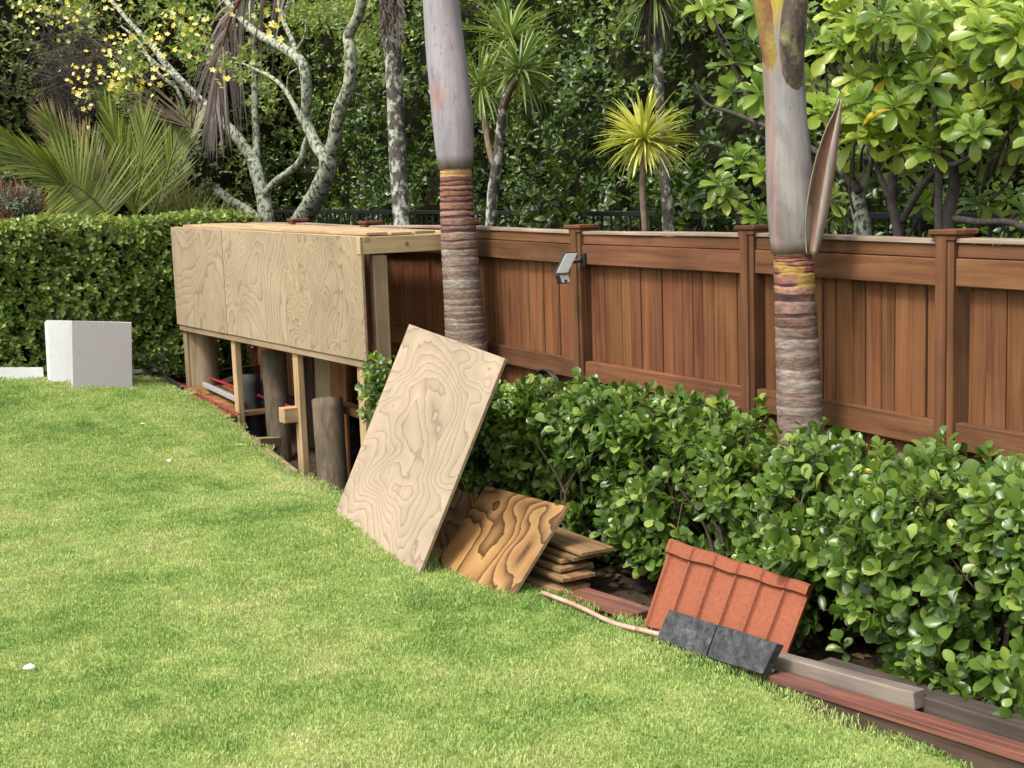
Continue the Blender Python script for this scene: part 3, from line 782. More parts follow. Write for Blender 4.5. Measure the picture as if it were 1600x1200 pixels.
# ================================================================== FOAM BLOCKS BY THE LEFT HEDGE
def cbox(name, label, cat, px, k, th, mat, tilt=0, yaw=-.14):
    # upright block: its front face corners as seen, at depth k
    (x0, y0), (x1, y1), (x2, y2), (x3, y3) = px
    P = [at_k(x0, y0, k + yaw), at_k(x1, y1, k - yaw), at_k(x2, y2, k - yaw + tilt), at_k(x3, y3, k + yaw + tilt)]
    n = np.cross(P[1] - P[0], P[3] - P[0]); n = n if n @ (EYE - P[0]) > 0 else -n
    return tag(prism(name, P, n, th, M[mat], None), label, cat)
cbox('foam_block', 'white foam block standing on the lawn before the clipped hedge', 'foam block', ((79, 606), (206, 609), (206, 503), (73, 500)), 10.14, .14, 'white', .03)
cbox('pitted_board', 'pale pinkish pitted board standing against the white foam block', 'board', ((114, 609), (207, 613), (206, 504), (112, 501)), 10.02, .045, 'pinkgrey', .04)
s = cbox('white_slab', 'low white slab lying at the left end of the hedge', 'slab', ((-30, 604), (70, 604), (67, 574), (-30, 574)), 10.0, .2, 'white', .02)
for i, (x, lb) in enumerate(((8, 'orange brick under the low white slab at the picture edge'), (47, 'orange brick under the low white slab beside the foam block'))):
    P = at_k(x, 604, 9.94)
    tag(beam('brick', P + np.array([-.06, 0, 0]), P + np.array([.06, .0, 0]), .09, .05, M['brick'], None, (0, 0, 1), .004, .001, 0), lb, 'brick')

# ================================================================== SOLAR LIGHT AND HOSE ON THE FENCE
sol = thing('solar_light', 'black solar floodlight with tilted white panel bracketed to the fence', 'light', W(2.43, .08, 1.2))
A, B, C_, D_ = at_d(868, 428, .26), at_d(887, 427, .185), at_d(902, 394, .125), at_d(884, 395, .20)
n = np.cross(B - A, D_ - A); n = n if n @ (EYE - A) > 0 else -n; n = unit(n)
hs = prism('panel_housing', (A, B, C_, D_), n, .018, M['black'], sol)
cen = (A + B + C_ + D_) / 4
def shrink(P, f): return cen + (P - cen) * f + n * .0022
prism('solar_panel', tuple(shrink(P, .93) for P in (A, B, C_, D_)), n, .002, plain('pale_solar_glass', (.72, .76, .78), .25, .6, .03, 30, bmp=0), sol)
A2, B2, C2, D2 = at_d(877, 443, .215), at_d(892, 442, .16), at_d(889, 428, .165), at_d(873, 429, .225)
n2 = np.cross(B2 - A2, D2 - A2); n2 = n2 if n2 @ (EYE - A2) > 0 else -n2
lh = prism('lamp_head', (A2, B2, C2, D2), n2, .05, M['black'], sol)
c2 = (A2 + B2 + C2 + D2) / 4; n2 = unit(n2)
lens = prism('lamp_lens', tuple(c2 + (P - c2) * .84 + n2 * .002 for P in (A2, B2, C2, D2)), n2, .002, plain('lamp_diffuser', (.62, .63, .60), .3, .5, .05, 50, bmp=0), sol)
sp = c2 + n2 * .004 + (A2 + B2 - C2 - D2) * .12
V, F = tube([sp - n2 * .004, sp + n2 * .006], [.008, .006], 10, 3)
local_obj('motion_sensor', V, F, M['black'], sol)
mid = (B + C_) / 2 - n * .02
V, F = tube([mid, W(2.40, .115, 1.255), W(2.36, .085, 1.262)], [.014, .011, .012], 8, 12)
local_obj('bracket_arm', V, F, M['black'], sol)
beam('wall_bracket', W(2.36, .07, 1.225), W(2.36, .07, 1.30), .04, .018, M['black'], sol, tuple(-NN), .003, 0, 0)
V, F = [], []
pc = at_d(858, 590, .10); pts = []
for k in range(3):
    ring = [pc + np.array([0, 0, -.115]) + DH * (.125 + .008 * k) * math.cos(a) + np.array([0, 0, 1]) * (.15 + .006 * k) * math.sin(a) - NN * (.016 * k) for a in np.linspace(0, 2 * math.pi, 25)]
    v, f = tube(ring, .0075, 7, 40); V, F = merge([(V, F), (v, f)])
tag(local_obj('hose_coil', V, F, M['black'], None, True), 'black hose coil hung on the fence behind the hedge', 'hose')

# ================================================================== RINGED PALMS
def lathe(path, rows, sides, colf, wob=0.0):
    # rows: (t 0..1 along path, radius); colf(t, angle) -> colour
    P = spline(path, 60); tt = np.linspace(0, 1, 60); V = []; F = []; Cc = []
    for i, (t_, r) in enumerate(rows):
        c = np.array([np.interp(t_, tt, P[:, k]) for k in range(3)])
        for k in range(sides):
            a = 2 * math.pi * k / sides
            V.append(c + np.array([math.cos(a) * r, math.sin(a) * r, wob * math.sin(a * 2 + i * .45) + wob * .6 * math.sin(a * 5 + i * .3)])); Cc.append(colf(t_, a))
        if i:
            for k in range(sides):
                k2 = (k + 1) % sides; F.append(((i - 1) * sides + k, (i - 1) * sides + k2, i * sides + k2, i * sides + k))
    F.append(tuple(range(sides))[::-1]); F.append(tuple((len(rows) - 1) * sides + k for k in range(sides)))
    return V, F, np.array(Cc)
def lerp(a, b, f): return np.array(a) * (1 - f) + np.array(b) * f
def frond(parent, name, pts, rad, n, llen, mat, rmat, up, lw=.012, spread=(.9, .35), droop=.15, jit=.1, taper=True, tips=None):
    # feather frond: stem plus strap leaflets on both sides; 'up' is the face normal
    P = spline(pts, 40); d = unit(np.gradient(P, axis=0)); V = []; F = []; tn = []
    up = unit(np.asarray(up, float))
    for i in range(n):
        f = .08 + .92 * (i + random.random() * .5) / n
        q = np.array([np.interp(f, np.linspace(0, 1, 40), P[:, k]) for k in range(3)]); dd = unit(np.array([np.interp(f, np.linspace(0, 1, 40), d[:, k]) for k in range(3)]))
        side = unit(np.cross(dd, up))
        L0 = llen * (math.sin(math.pi * (.18 + .78 * f)) ** .6 if taper else 1)
        for s in (-1, 1):
            a = spread[0] + (spread[1] - spread[0]) * f
            dr = unit(dd * math.cos(a) + side * s * math.sin(a) + up * random.uniform(-jit, jit) + np.random.default_rng(i * 7 + s + 9).normal(size=3) * jit * .5)
            L = L0 * random.uniform(.85, 1.08); wv = unit(np.cross(dr, up)) * lw * .5
            o = len(V); tv = random.random()
            for g, wf in ((0, .6), (.35, 1), (.7, .7), (1, .05)):
                c = q + dr * L * g + np.array([0, 0, -droop * L * g * g])
                V += [c - wv * wf, c + wv * wf + up * lw * .15]; tn += [tv if tips is None else min(.99, tv * .5 + (.5 if g > tips else 0))] * 2
            F += [(o, o + 1, o + 3, o + 2), (o + 2, o + 3, o + 5, o + 4), (o + 4, o + 5, o + 7, o + 6)]
    fo = local_obj(name, V, F, mat, parent, False, None, None, attrs=tn)
    v, f = tube(pts, [rad, rad * .8, rad * .25], 7, 24)
    st = obj('stem', mesh('stem', np.array(v) - np.array(WM[fo.name].translation), f, rmat, True), fo, T(WM[fo.name].translation))
    return fo
def ringed_palm(label, foot_u, d, px, ring_from, shaft_from, trunk_w, shaft_w, seed, warm, topz):
    rs = np.random.default_rng(seed)
    pts = [at_d(x, y, d) for x, y in px]          # from low to high along the leaning stem
    foot = pts[0] + (pts[0] - pts[1]) * ((pts[0][2] - .02) / (pts[1][2] - pts[0][2])); foot[2] = -.15
    root = thing('ringed_palm', label, 'palm tree', foot)
    base = at_d(*shaft_from, d)
    path = [foot] + [p for p in pts if p[2] < base[2] - .05] + [base]
    L = base[2] - foot[2]; k_at = project(base)[2]
    rows = []; cols = []
    z = 0.0; bands = []
    while z < L:
        h = float(rs.uniform(.052, .085)) * (.75 if z > L * .82 else 1); bands.append((z, min(z + h, L))); z += h
    for i, (z0, z1) in enumerate(bands):
        f = (z0 + z1) / 2 / L; r = np.interp(f, [0, .35, .7, 1], trunk_w)
        dk = float(rs.uniform(.22, .55)) * (z1 - z0)
        for zz, rr, dark in ((z0, r * .99, 1), (z0 + dk * .8, r * .991, 1), (z0 + dk, r * .997, 0), (z0 + (z1 - z0) * .75, r * 1.0, 0), (z1 - .003, r * 1.008, 0)):
            rows.append((min(zz / L, 1), rr)); cols.append((f, dark, i))
    tone = rs.uniform(.82, 1.18, len(bands))
    def colf_factory():
        idx = {id(None): 0}
        it = [0]
        def cf(t_, a):
            j = it[0] // 28; it[0] += 1
            f, dark, b = cols[min(j, len(cols) - 1)]
            lo = lerp((.16, .118, .092), (.215, .18, .152), .5 + .5 * math.sin(b * 2.3 + a * .7))     # weathered grey-brown
            hi = lerp((.30, .14, .085), (.22, .07, .045) if warm else (.20, .09, .066), .5 + .5 * math.sin(b * 1.7))
            w = min(1, max(0, (f - ring_from + .03 * math.sin(a * 2 + b)) / .3)); c = lerp(lo, hi, w) * tone[b]; w2 = min(1, w * 2.5)
            if dark: c = lerp(lerp((.12, .075, .058), c, .35 + .3 * math.sin(a * 2 + b * 3)), (.035, .016, .018), w2 * (.85 + .15 * math.sin(a * 3 + b)))
            if f > .965: c = lerp(c, (.42, .27, .10), .75)
            if warm and w > .5 and math.sin(a * 1.0 + b) > .75: c = lerp(c, (.45, .33, .04), .45)
            return c * (1 + .08 * math.sin(a * 3 + b))
        return cf
    V, F, Cc = lathe(path, rows, 28, colf_factory(), .0022)
    local_obj('trunk', V, F, M['trunk'], root, True, None, None, colattr=Cc)
    # crownshaft
    up = [base + np.array([0, 0, -.012])] + [p for p in pts if p[2] > base[2] + .05]
    up.append(up[-1] + (up[-1] - up[-2]) * ((topz - up[-1][2]) / max(.05, up[-1][2] - up[-2][2])))
    n = 46; fs = np.linspace(0, 1, n); zz0, zz1 = up[0][2], up[-1][2]
    sw_z = [b for b, _ in shaft_w]; sw_r = [r for _, r in shaft_w]
    rows = [(0, trunk_w[-1] * .93)] + [(f * .985 + .004, float(np.interp(zz0 + f * (zz1 - zz0), sw_z, sw_r))) for f in fs]
    def cs(t_, a):
        z = zz0 + t_ * (zz1 - zz0); s = math.sin(a - .4)
        if warm:
            c = lerp((.22, .205, .19), (.25, .205, .215), .5 + .5 * math.sin(z * 3))
            c = lerp(c, (.25, .11, .10), .55 * max(0, math.sin(a * 2 + 5.3 + z * .9) - .72) / .28)
            g = min(1, max(0, (z - 2.02) / .16)) * max(0, math.cos(a - 3.9))
            c = lerp(c, (.42, .33, .04), min(1, g * 1.2))
        else:
            c = lerp((.235, .225, .25), (.30, .265, .285), .5 + .5 * math.sin(z * 2.2 + 1))
            c = lerp(c, (.36, .27, .29), .5 * max(0, math.cos(a + .5)))
            c = lerp(c, (.15, .14, .165), .6 * max(0, math.sin(a * 3 + z * 4) - .5))
            c = lerp(c, (.30, .13, .10), .8 * math.exp(-((z - 2.13) / .05) ** 2 - ((math.sin(a - 4.05)) / .4) ** 2) * (1 if math.cos(a - 4.05) > 0 else 0))
        if t_ < .035: c = lerp(c, (.10, .07, .05), .75)
        return c
    V, F, Cc = lathe(up, rows, 28, cs)
    sh = local_obj('crownshaft', V, F, M['shaft'], root, True, None, None, colattr=Cc)
    tp = up[-1]
    for k in range(7):
        a = k * 2.4 + seed; h = np.array([math.cos(a), math.sin(a), 0])
        frond(root, 'frond', [tp - np.array([0, 0, .1]), tp + h * .25 + np.array([0, 0, .55]), tp + h * .9 + np.array([0, 0, 1.0]), tp + h * 1.7 + np.array([0, 0, .8])], .025, 34, .42, M['frond'], M['rachis'], np.array([0, 0, 1]) - h * .3, .03, (1.2, .6), .3)
    return root, base
r1, b1 = ringed_palm('ringed palm with purple-grey crownshaft rising behind the leaning plywood', 3.4, .24,
    [(729, 540), (724, 470), (718, 390), (714, 320), (712, 262), (706, 170), (694, 60), (689, 0), (684, -60)], .55, (712, 262),
    [.135, .118, .105, .092], [(1.7, .085), (1.78, .100), (1.9, .115), (2.05, .122), (2.25, .118), (2.45, .110), (2.75, .106), (3.2, .10)], 5, False, 3.25)
r2, b2 = ringed_palm('ringed palm with pale grey crownshaft and dry spathe rising from the hedge', .6, .26,
    [(1252, 690), (1248, 600), (1244, 500), (1240, 420), (1238, 388), (1236, 320), (1229, 200), (1223, 80), (1220, 0), (1217, -60)], .52, (1238, 392),
    [.102, .093, .083, .076], [(1.25, .081), (1.36, .088), (1.5, .098), (1.62, .094), (1.8, .083), (2.0, .083), (2.3, .088), (2.45, .085), (3.0, .07)], 9, True, 2.65)
# dry spathe: a boat-shaped bract standing at the shaft's foot
sp_pts = [at_d(1270, 398, .25), at_d(1280, 330, .24), at_d(1295, 240, .23), at_d(1314, 155, .22)]
P = spline(sp_pts, 30); V = []; F = []; Cc = []
for i, q in enumerate(P):
    f = i / 29; w = .005 + .042 * math.sin(math.pi * min(1, .12 + f * .86)) ** 1.0 * (1 if f < .85 else max(.08, (1 - f) / .15))
    for k in range(13):
        a = -2.3 + 4.6 * k / 12      # an open gutter facing left and towards the viewer
        o = -DH * math.sin(a) * w + NN * (math.cos(a) - .3) * w * .8
        V.append(q + o); Cc.append(lerp((.30, .16, .10), (.15, .10, .085), abs(a) / 2.0) if abs(a) < 1.9 else np.array((.30, .25, .21)))
    if i:
        for k in range(12): F.append(((i - 1) * 13 + k, (i - 1) * 13 + k + 1, i * 13 + k + 1, i * 13 + k))
so_ = local_obj('dry_spathe', V, F, M['spathe'], r2, True, None, None, colattr=np.array(Cc))
sm_ = so_.modifiers.new('thickness', 'SOLIDIFY'); sm_.thickness = .004
# yellow-green frond base splitting off at the top
V, F = tube([at_d(1226, 190, .255), at_d(1222, 120, .275), at_d(1211, 60, .29), at_d(1202, 20, .31), at_d(1187, -30, .34), at_d(1160, -100, .40)], [.03, .066, .064, .058, .046, .03], 14, 24)
local_obj('frond_base', V, F, bark('yellow_green_frond_base', (.20, .07, .05), (.24, .14, .06), (.31, .26, .06), .52, 7, .15), r2, True)
V, F = tube([at_d(1230, 250, .25), at_d(1235, 130, .268), at_d(1239, 55, .29), at_d(1243, 0, .30), at_d(1247, -60, .30)], [.012, .05, .054, .048, .04], 12, 24, .03)
local_obj('cut_frond_stub', V, F, bark('frayed_frond_stub', (.05, .04, .035), (.13, .10, .08), (.30, .27, .12), .42, 12, .12), r2, True)

# ================================================================== HEDGES
def shell_points(n, ulo, uhi, dlo, dhi, zlo, zhi, wts, seed):
    """points over the front, top and near end of a hedge body; returns P, outward axis, depth factor"""
    rs = np.random.default_rng(seed); f = rs.choice(len(wts), n, p=np.array(wts) / sum(wts))
    a, b = rs.random(n), rs.random(n); dep = rs.random(n) ** 1.5 * .26
    u = ulo + a * (uhi - ulo); zt = zhi(u); zb = zlo(u)
    P = np.zeros((n, 3)); A = np.zeros((n, 3))
    fr_ = f == 0; z = zb + b * (zt - zb); bul = .07 * np.sin(np.pi * np.clip(b, 0, 1)) - .02
    d = dhi(u) + bul - dep
    tp = f == 1; d = np.where(tp, dlo + b * (dhi(u) - dlo), d); z = np.where(tp, zt - dep * .8 + .05 * np.sin(np.pi * b), z)
    P = P0 + u[:, None] * DH - d[:, None] * NN; P[:, 2] = z
    A[fr_] = -NN + np.array([0, 0, .55]); A[tp] = np.array([0, 0, 1.0]) - NN * .25
    e = (b > .8) & fr_; A[e] += np.array([0, 0, .6])
    return P, unit(A + rs.normal(size=(n, 3)) * .45), dep, u, d
def hedge_core(parent, rings, mat='core'):
    pass
def front_hedge(label, ulo, uhi, n, top, bot, front, seed, n_ind=300, size=.064, thin=None):
    c = W((ulo + uhi) / 2, .55, -.1); root = thing('hedge', label, 'hedge', c)
    P, A, dep, u, d = shell_points(n, ulo, uhi, .15, front, bot, top, (.66, .34), seed)
    nz = vnoise(P, 5.0, seed) + .6 * vnoise(P, 11.0, seed + 5); P = P - NN * (.075 * nz)[:, None] * (A @ -NN > .3)[:, None]; P[:, 2] += .055 * nz
    keep = vnoise(P, 7.0, seed + 8) + .6 * vnoise(P, 15.0, seed + 2) < .42
    if thin is not None: keep = thin(u, P[:, 2])
    P, A, dep = P[keep], A[keep], dep[keep]
    ln = RG.uniform(.05, .12, len(P))
    LP, LN, LT, LS = sprigs(P - A * .05, A, 8, ln, size)
    outer = np.tile(np.where(dep < .05, 1.0, .35), 8)
    out = np.tile(1 - dep / .22, 8); hz = (LP[:, 2] - LP[:, 2].min()) / np.ptp(LP[:, 2])
    tint = np.clip(RG.beta(1.5, 2.2, len(LP)) * .8 + .2 * np.tile(vnoise(P, 3.1, seed + 3) * .5 + .5, 8), 0, .975)
    # young pale shoots at the tips
    k = np.arange(len(LP)) // len(P); tint = np.clip(tint + (k >= 6) * .10, 0, .98)
    tint[RG.random(len(LP)) < .0012] = .999
    leafset(root, LP, LN, LT, LS, tint, M['leaf_front'], T_OB, n_ind, outer=outer)
    # inner leaf layer tinted dark, the shade between sprigs put into colour
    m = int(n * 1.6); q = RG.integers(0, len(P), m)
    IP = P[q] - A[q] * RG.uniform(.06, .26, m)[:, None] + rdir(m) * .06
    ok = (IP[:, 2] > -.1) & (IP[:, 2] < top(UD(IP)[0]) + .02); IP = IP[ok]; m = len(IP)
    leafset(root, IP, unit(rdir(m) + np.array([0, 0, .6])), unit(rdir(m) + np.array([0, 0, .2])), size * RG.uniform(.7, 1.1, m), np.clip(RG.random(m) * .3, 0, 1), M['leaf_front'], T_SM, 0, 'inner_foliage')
    # stems: a few trunks and many shoots
    parts = []
    for i in range(int((uhi - ulo) / .16)):
        uu = ulo + (i + random.random()) * .16; dd = random.uniform(.35, .7); zt = float(top(np.array([uu]))[0]) - .1
        for k in range(4):
            parts.append(tube([W(uu, dd, -.12), W(uu + random.uniform(-.06, .06), dd + random.uniform(-.05, .08), zt * .4), W(uu + random.uniform(-.16, .16), dd + random.uniform(-.25, .3), zt * random.uniform(.8, 1))], [.013, .008, .003], 5, 7))
    for i in range(0, len(P), 2): parts.append(tube([P[i] - A[i] * .22, P[i] - A[i] * .02 + rdir(1)[0] * .01, P[i] + A[i] * .07], [.0028, .0022, .001], 3, 3, 0, False))
    V, F = merge(parts); local_obj('stems', V, F, M['twig'], root, False, 'stuff')
    # closed hull inside the hedge, its near-black colour painting interior shade
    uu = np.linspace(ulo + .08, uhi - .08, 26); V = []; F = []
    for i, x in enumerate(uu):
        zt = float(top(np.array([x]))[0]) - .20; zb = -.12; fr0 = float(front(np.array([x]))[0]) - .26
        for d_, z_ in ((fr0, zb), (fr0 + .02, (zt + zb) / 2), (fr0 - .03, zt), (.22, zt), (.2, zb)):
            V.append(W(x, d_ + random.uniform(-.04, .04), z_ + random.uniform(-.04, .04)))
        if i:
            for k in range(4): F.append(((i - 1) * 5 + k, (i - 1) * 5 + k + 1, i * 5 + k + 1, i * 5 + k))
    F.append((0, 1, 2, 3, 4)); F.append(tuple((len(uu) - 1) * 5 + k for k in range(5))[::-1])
    local_obj('shaded_heart', V, F, M['core'], root)
    return root
fT = lambda u: np.interp(u, [-3, -.6, -.2, .05, .28, .5, .8, 1.3, 1.9, 2.35, 2.8, 3.2], [.54, .60, .56, .59, .50, .56, .55, .62, .61, .56, .48, .42])
fB = lambda u: np.interp(u, [-3, -.2, 0, .3, 1.5, 2.2, 3], [-.08, -.07, -.07, -.08, -.08, -.05, .0])
fF = lambda u: np.interp(u, [-3, -.4, .05, .5, .9, 1.6, 2.2, 3], [.87, .86, .80, .62, .66, .72, .70, .60])
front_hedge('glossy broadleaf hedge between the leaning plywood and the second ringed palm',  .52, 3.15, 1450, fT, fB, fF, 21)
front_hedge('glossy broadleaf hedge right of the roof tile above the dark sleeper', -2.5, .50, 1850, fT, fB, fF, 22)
# small bush by the end post
def bush(name, label, cat, centre, rad, n, size, seed, mat='leaf_front', n_ind=60, tm=T_OB, nl=7):
    root = thing(name, label, cat, centre - np.array([0, 0, rad[2] + .1])); rs = np.random.default_rng(seed)
    D_ = unit(rs.normal(size=(n, 3))); r = rs.uniform(.55, 1.0, n)[:, None]
    P = centre + (D_ * r)[:, :1] * DH * rad[0] - (D_ * r)[:, 1:2] * NN * rad[1] + (D_ * r)[:, 2:3] * np.array([0, 0, 1]) * rad[2]
    A = unit(D_[:, :1] * DH - D_[:, 1:2] * NN + D_[:, 2:3] * np.array([0, 0, 1]) + np.array([0, 0, .7]) + rs.normal(size=(n, 3)) * .3)
    LP, LN, LT, LS = sprigs(P - A * .05, A, nl, .08, size)
    leafset(root, LP, LN, LT, LS, np.clip(rs.beta(2, 2.2, len(LP)), 0, .97), M[mat], tm, n_ind)
    parts = [tube([centre - np.array([0, 0, rad[2] + .25]), centre - A[i] * .05 - np.array([0, 0, rad[2] * .3]), P[i]], [.008, .005, .002], 4, 6) for i in range(0, n, 3)]
    V, F = merge(parts); local_obj('stems', V, F, M['twig'], root, False, 'stuff'); return root
bush('small_bush', 'small broadleaf bush squeezed between the store end and the leaning plywood', 'bush', at_d(599, 600, .90) + np.array([0, 0, -.05]), (.09, .13, .25), 70, .052, 31)

# clipped hedge across the back left
root = thing('clipped_hedge', 'long clipped green hedge standing behind the foam block and store', 'hedge', W(7.7, 2, .25))
n = 4800; rs = np.random.default_rng(41)
d = rs.uniform(-.05, 3.6, n); b = rs.random(n); dep = rs.random(n) ** 1.7 * .2
zt = 1.60 + .02 * np.sin(d * 5); zb = .27 + .08 * (d - 1)
top = rs.random(n) < .2
z = np.where(top, zt - dep * .5, zb + b * (zt - zb)); u = np.where(top, 7.42 + rs.random(n) * .7, 7.42 + dep + .05 * (1 - b))
P = P0 + u[:, None] * DH - d[:, None] * NN; P[:, 2] = z
P = P - DH * (.05 * vnoise(P, 6, 2))[:, None]
A = unit(np.where(top[:, None], np.array([0, 0, 1.0]) - DH * .2, -DH + np.array([0, 0, .5])) + rs.normal(size=(n, 3)) * .45)
LP, LN, LT, LS = sprigs(P - A * .03, A, 6, .055, .060)
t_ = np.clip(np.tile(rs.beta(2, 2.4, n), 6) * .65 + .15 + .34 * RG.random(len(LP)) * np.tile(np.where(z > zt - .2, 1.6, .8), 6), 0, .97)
leafset(root, LP, LN, LT, LS, t_, M['leaf_left'], T_SM, 300, outer=np.tile(np.where(dep < .04, 1., .4), 6))
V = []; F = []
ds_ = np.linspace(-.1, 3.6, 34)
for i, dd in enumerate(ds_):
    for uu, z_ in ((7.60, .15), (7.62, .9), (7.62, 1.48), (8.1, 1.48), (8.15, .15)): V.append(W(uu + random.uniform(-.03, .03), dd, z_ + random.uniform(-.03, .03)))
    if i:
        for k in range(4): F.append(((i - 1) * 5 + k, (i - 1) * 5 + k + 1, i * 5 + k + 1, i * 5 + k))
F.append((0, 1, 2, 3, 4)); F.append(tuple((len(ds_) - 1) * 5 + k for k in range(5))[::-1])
local_obj('shaded_heart', V, F, M['core'], root)  # dark hull painting the shade inside the clipped hedge
parts = []
for i in range(0, n, 2): parts.append(tube([P[i] - A[i] * .16 - np.array([0, 0, .05]), P[i], P[i] + A[i] * .05], [.004, .003, .0012], 3, 3, 0, False))
V, F = merge(parts); local_obj('stems', V, F, M['twig'], root, False, 'stuff')

# tall hedge wall beyond the fence and the one closing the garden at the back
def wall_hedge(label, along, origin, face, length, ztopf, n, size, seed, mat, n_ind):
    rs = np.random.default_rng(seed); root = thing('tall_hedge', label, 'hedge', origin + along * length / 2)
    s = rs.random(n) * length; z = .1 + rs.random(n) * (ztopf(s) - .1); dep = rs.random(n) ** 1.6 * .45
    P = origin + s[:, None] * along; P[:, 2] = z
    lump = vnoise(P, 2.1, seed) * .28 + vnoise(P, 5.3, seed + 4) * .12
    P = P + face * (lump - dep - .25 * (z / 4.5) ** 2)[:, None]
    A = unit(face + np.array([0, 0, .8]) + rs.normal(size=(n, 3)) * .55)
    LP, LN, LT, LS = sprigs(P, A, 5, .09, size)
    t_ = np.clip(np.tile(rs.beta(1.6, 3.0, n) * .6 + .28 * (vnoise(P, 2.4, seed + 9) * .5 + .5), 5) + .25 * RG.random(len(LP)) - .05 + np.tile(.22 * np.clip((z - 2.2) / 1.5, 0, 1), 5), 0, .97)  # leaves tinted paler higher up: the lit hedge top put into colour
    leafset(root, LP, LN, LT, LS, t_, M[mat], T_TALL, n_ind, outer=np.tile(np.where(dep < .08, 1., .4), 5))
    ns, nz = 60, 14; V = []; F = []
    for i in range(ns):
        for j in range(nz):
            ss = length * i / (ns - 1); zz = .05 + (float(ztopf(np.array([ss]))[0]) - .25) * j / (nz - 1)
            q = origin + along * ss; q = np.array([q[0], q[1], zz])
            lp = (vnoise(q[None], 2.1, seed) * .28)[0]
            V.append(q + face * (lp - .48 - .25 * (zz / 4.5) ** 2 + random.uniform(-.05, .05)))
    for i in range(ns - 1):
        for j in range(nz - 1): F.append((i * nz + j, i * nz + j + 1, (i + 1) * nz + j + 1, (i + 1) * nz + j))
    o = local_obj('shaded_heart', V, F, M['core'], root)  # dark backing hull, painted shade behind the leaf layer
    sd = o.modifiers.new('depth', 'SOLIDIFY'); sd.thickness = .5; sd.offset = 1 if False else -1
    return root
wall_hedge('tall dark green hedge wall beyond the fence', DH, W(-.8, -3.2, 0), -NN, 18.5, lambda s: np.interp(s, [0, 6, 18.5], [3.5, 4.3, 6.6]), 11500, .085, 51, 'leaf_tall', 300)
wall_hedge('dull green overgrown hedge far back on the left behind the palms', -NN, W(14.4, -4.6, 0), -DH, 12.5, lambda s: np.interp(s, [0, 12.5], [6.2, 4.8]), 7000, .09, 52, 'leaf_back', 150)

# ================================================================== BLACK METAL FENCE BEYOND
mf = thing('metal_fence', 'low black metal fence in front of the tall hedge', 'fence', W(6, -2.35, .1))
z0 = at_d(600, 334, -2.35)[2]
beam('fence_rail', W(-1, -2.35, z0 - .25), W(13.5, -2.35, z0 + .12), .03, .04, M['black_metal'], mf, (0, 0, 1), .003, 0, 0)
beam('fence_rail', W(-1, -2.35, .35), W(13.5, -2.35, .55), .03, .04, M['black_metal'], mf, (0, 0, 1), .003, 0, 0)
pk = boxmesh('picket', 1.0, .016, .016, M['black_metal'], .002)
for i in range(112):
    u = -.9 + i * .128; zz = z0 - .25 + (u + 1) * .37 / 14.5
    o = bpy.data.objects.new('picket', pk); link(o, mf, frame(W(u, -2.35, .15), (0, 0, 1), None, tuple(-NN)) @ Matrix.Diagonal((zz - .17, 1, 1, 1)))

# ================================================================== LICHEN TREES
def limb(parent, px, d0, d1, w, mat='lichen', name='limb', sides=12, rough=.06):
    pts = [at_d(x, y, d0 + (d1 - d0) * i / max(1, len(px) - 1)) for i, (x, y) in enumerate(px)]
    pts = [p + rdir(1)[0] * .012 for p in pts]
    V, F = tube(pts, w, sides, len(pts) * 6, rough); return local_obj(name, V, F, M[mat], parent, True)
ta = thing('lichen_tree', 'pale lichen-covered tree leaning left behind the fence corner', 'tree', np.array([*at_d(416, 345, -.8)[:2], .15]))
limb(ta, [(421, 420), (416, 345), (408, 300), (403, 270), (392, 242)], -.8, -.8, [.085, .075, .068], 'lichen', 'trunk')
limb(ta, [(394, 246), (368, 212), (345, 188), (311, 154), (278, 120), (259, 98), (238, 72), (200, 34), (165, -10)], -.8, -.4, [.062, .055, .05, .045, .04, .03, .022])
limb(ta, [(401, 262), (401, 225), (399, 170), (398, 110), (395, 50), (392, -10)], -.82, -1.0, [.045, .036, .03, .022])
limb(ta, [(414, 300), (430, 284), (452, 270), (470, 250), (480, 222), (486, 205)], -.8, -.95, [.042, .036, .032, .026])
limb(ta, [(408, 345), (386, 331), (362, 315), (345, 302), (334, 290)], -.72, -.5, [.05, .05, .045, .035])
limb(ta, [(311, 154), (290, 128), (262, 110), (235, 90), (215, 62), (190, 40)], -.6, -.3, [.022, .018, .012])
limb(ta, [(296, 195), (285, 160), (272, 135), (250, 118), (225, 80)], -.6, -.3, [.016, .02, .018, .012])
limb(ta, [(300, 250), (290, 215), (275, 150)], -.5, -.4, [.008, .008, .006], 'cordbark')
tb = thing('lichen_tree', 'pale lichen-covered forked tree right of the leaning one', 'tree', np.array([*at_d(470, 345, -.9)[:2], .15]))
limb(tb, [(440, 400), (470, 345), (498, 300), (510, 260), (508, 238)], -.9, -.9, [.10, .095, .085, .075], 'lichen', 'trunk')
limb(tb, [(510, 250), (494, 228), (479, 190), (480, 150), (473, 100), (442, 76), (405, 52), (375, 30), (345, -8)], -.9, -.7, [.058, .055, .05, .05, .046, .04, .034, .028])
limb(tb, [(509, 250), (521, 222), (530, 180), (544, 131), (547, 85), (543, 55), (560, 22), (568, -15)], -.92, -1.0, [.068, .064, .06, .055, .05, .048, .045])
limb(tb, [(474, 192), (460, 165), (445, 139), (425, 122), (405, 110), (380, 98)], -.85, -.7, [.026, .022, .018, .01])
limb(tb, [(473, 102), (455, 60), (440, 25), (430, -12)], -.8, -.9, [.026, .022, .018], 'lichen')
limb(tb, [(447, 140), (452, 118), (470, 105)], -.8, -.8, [.012, .01, .008])
limb(tb, [(462, 80), (476, 55), (480, 30)], -.8, -.8, [.014, .01, .006])
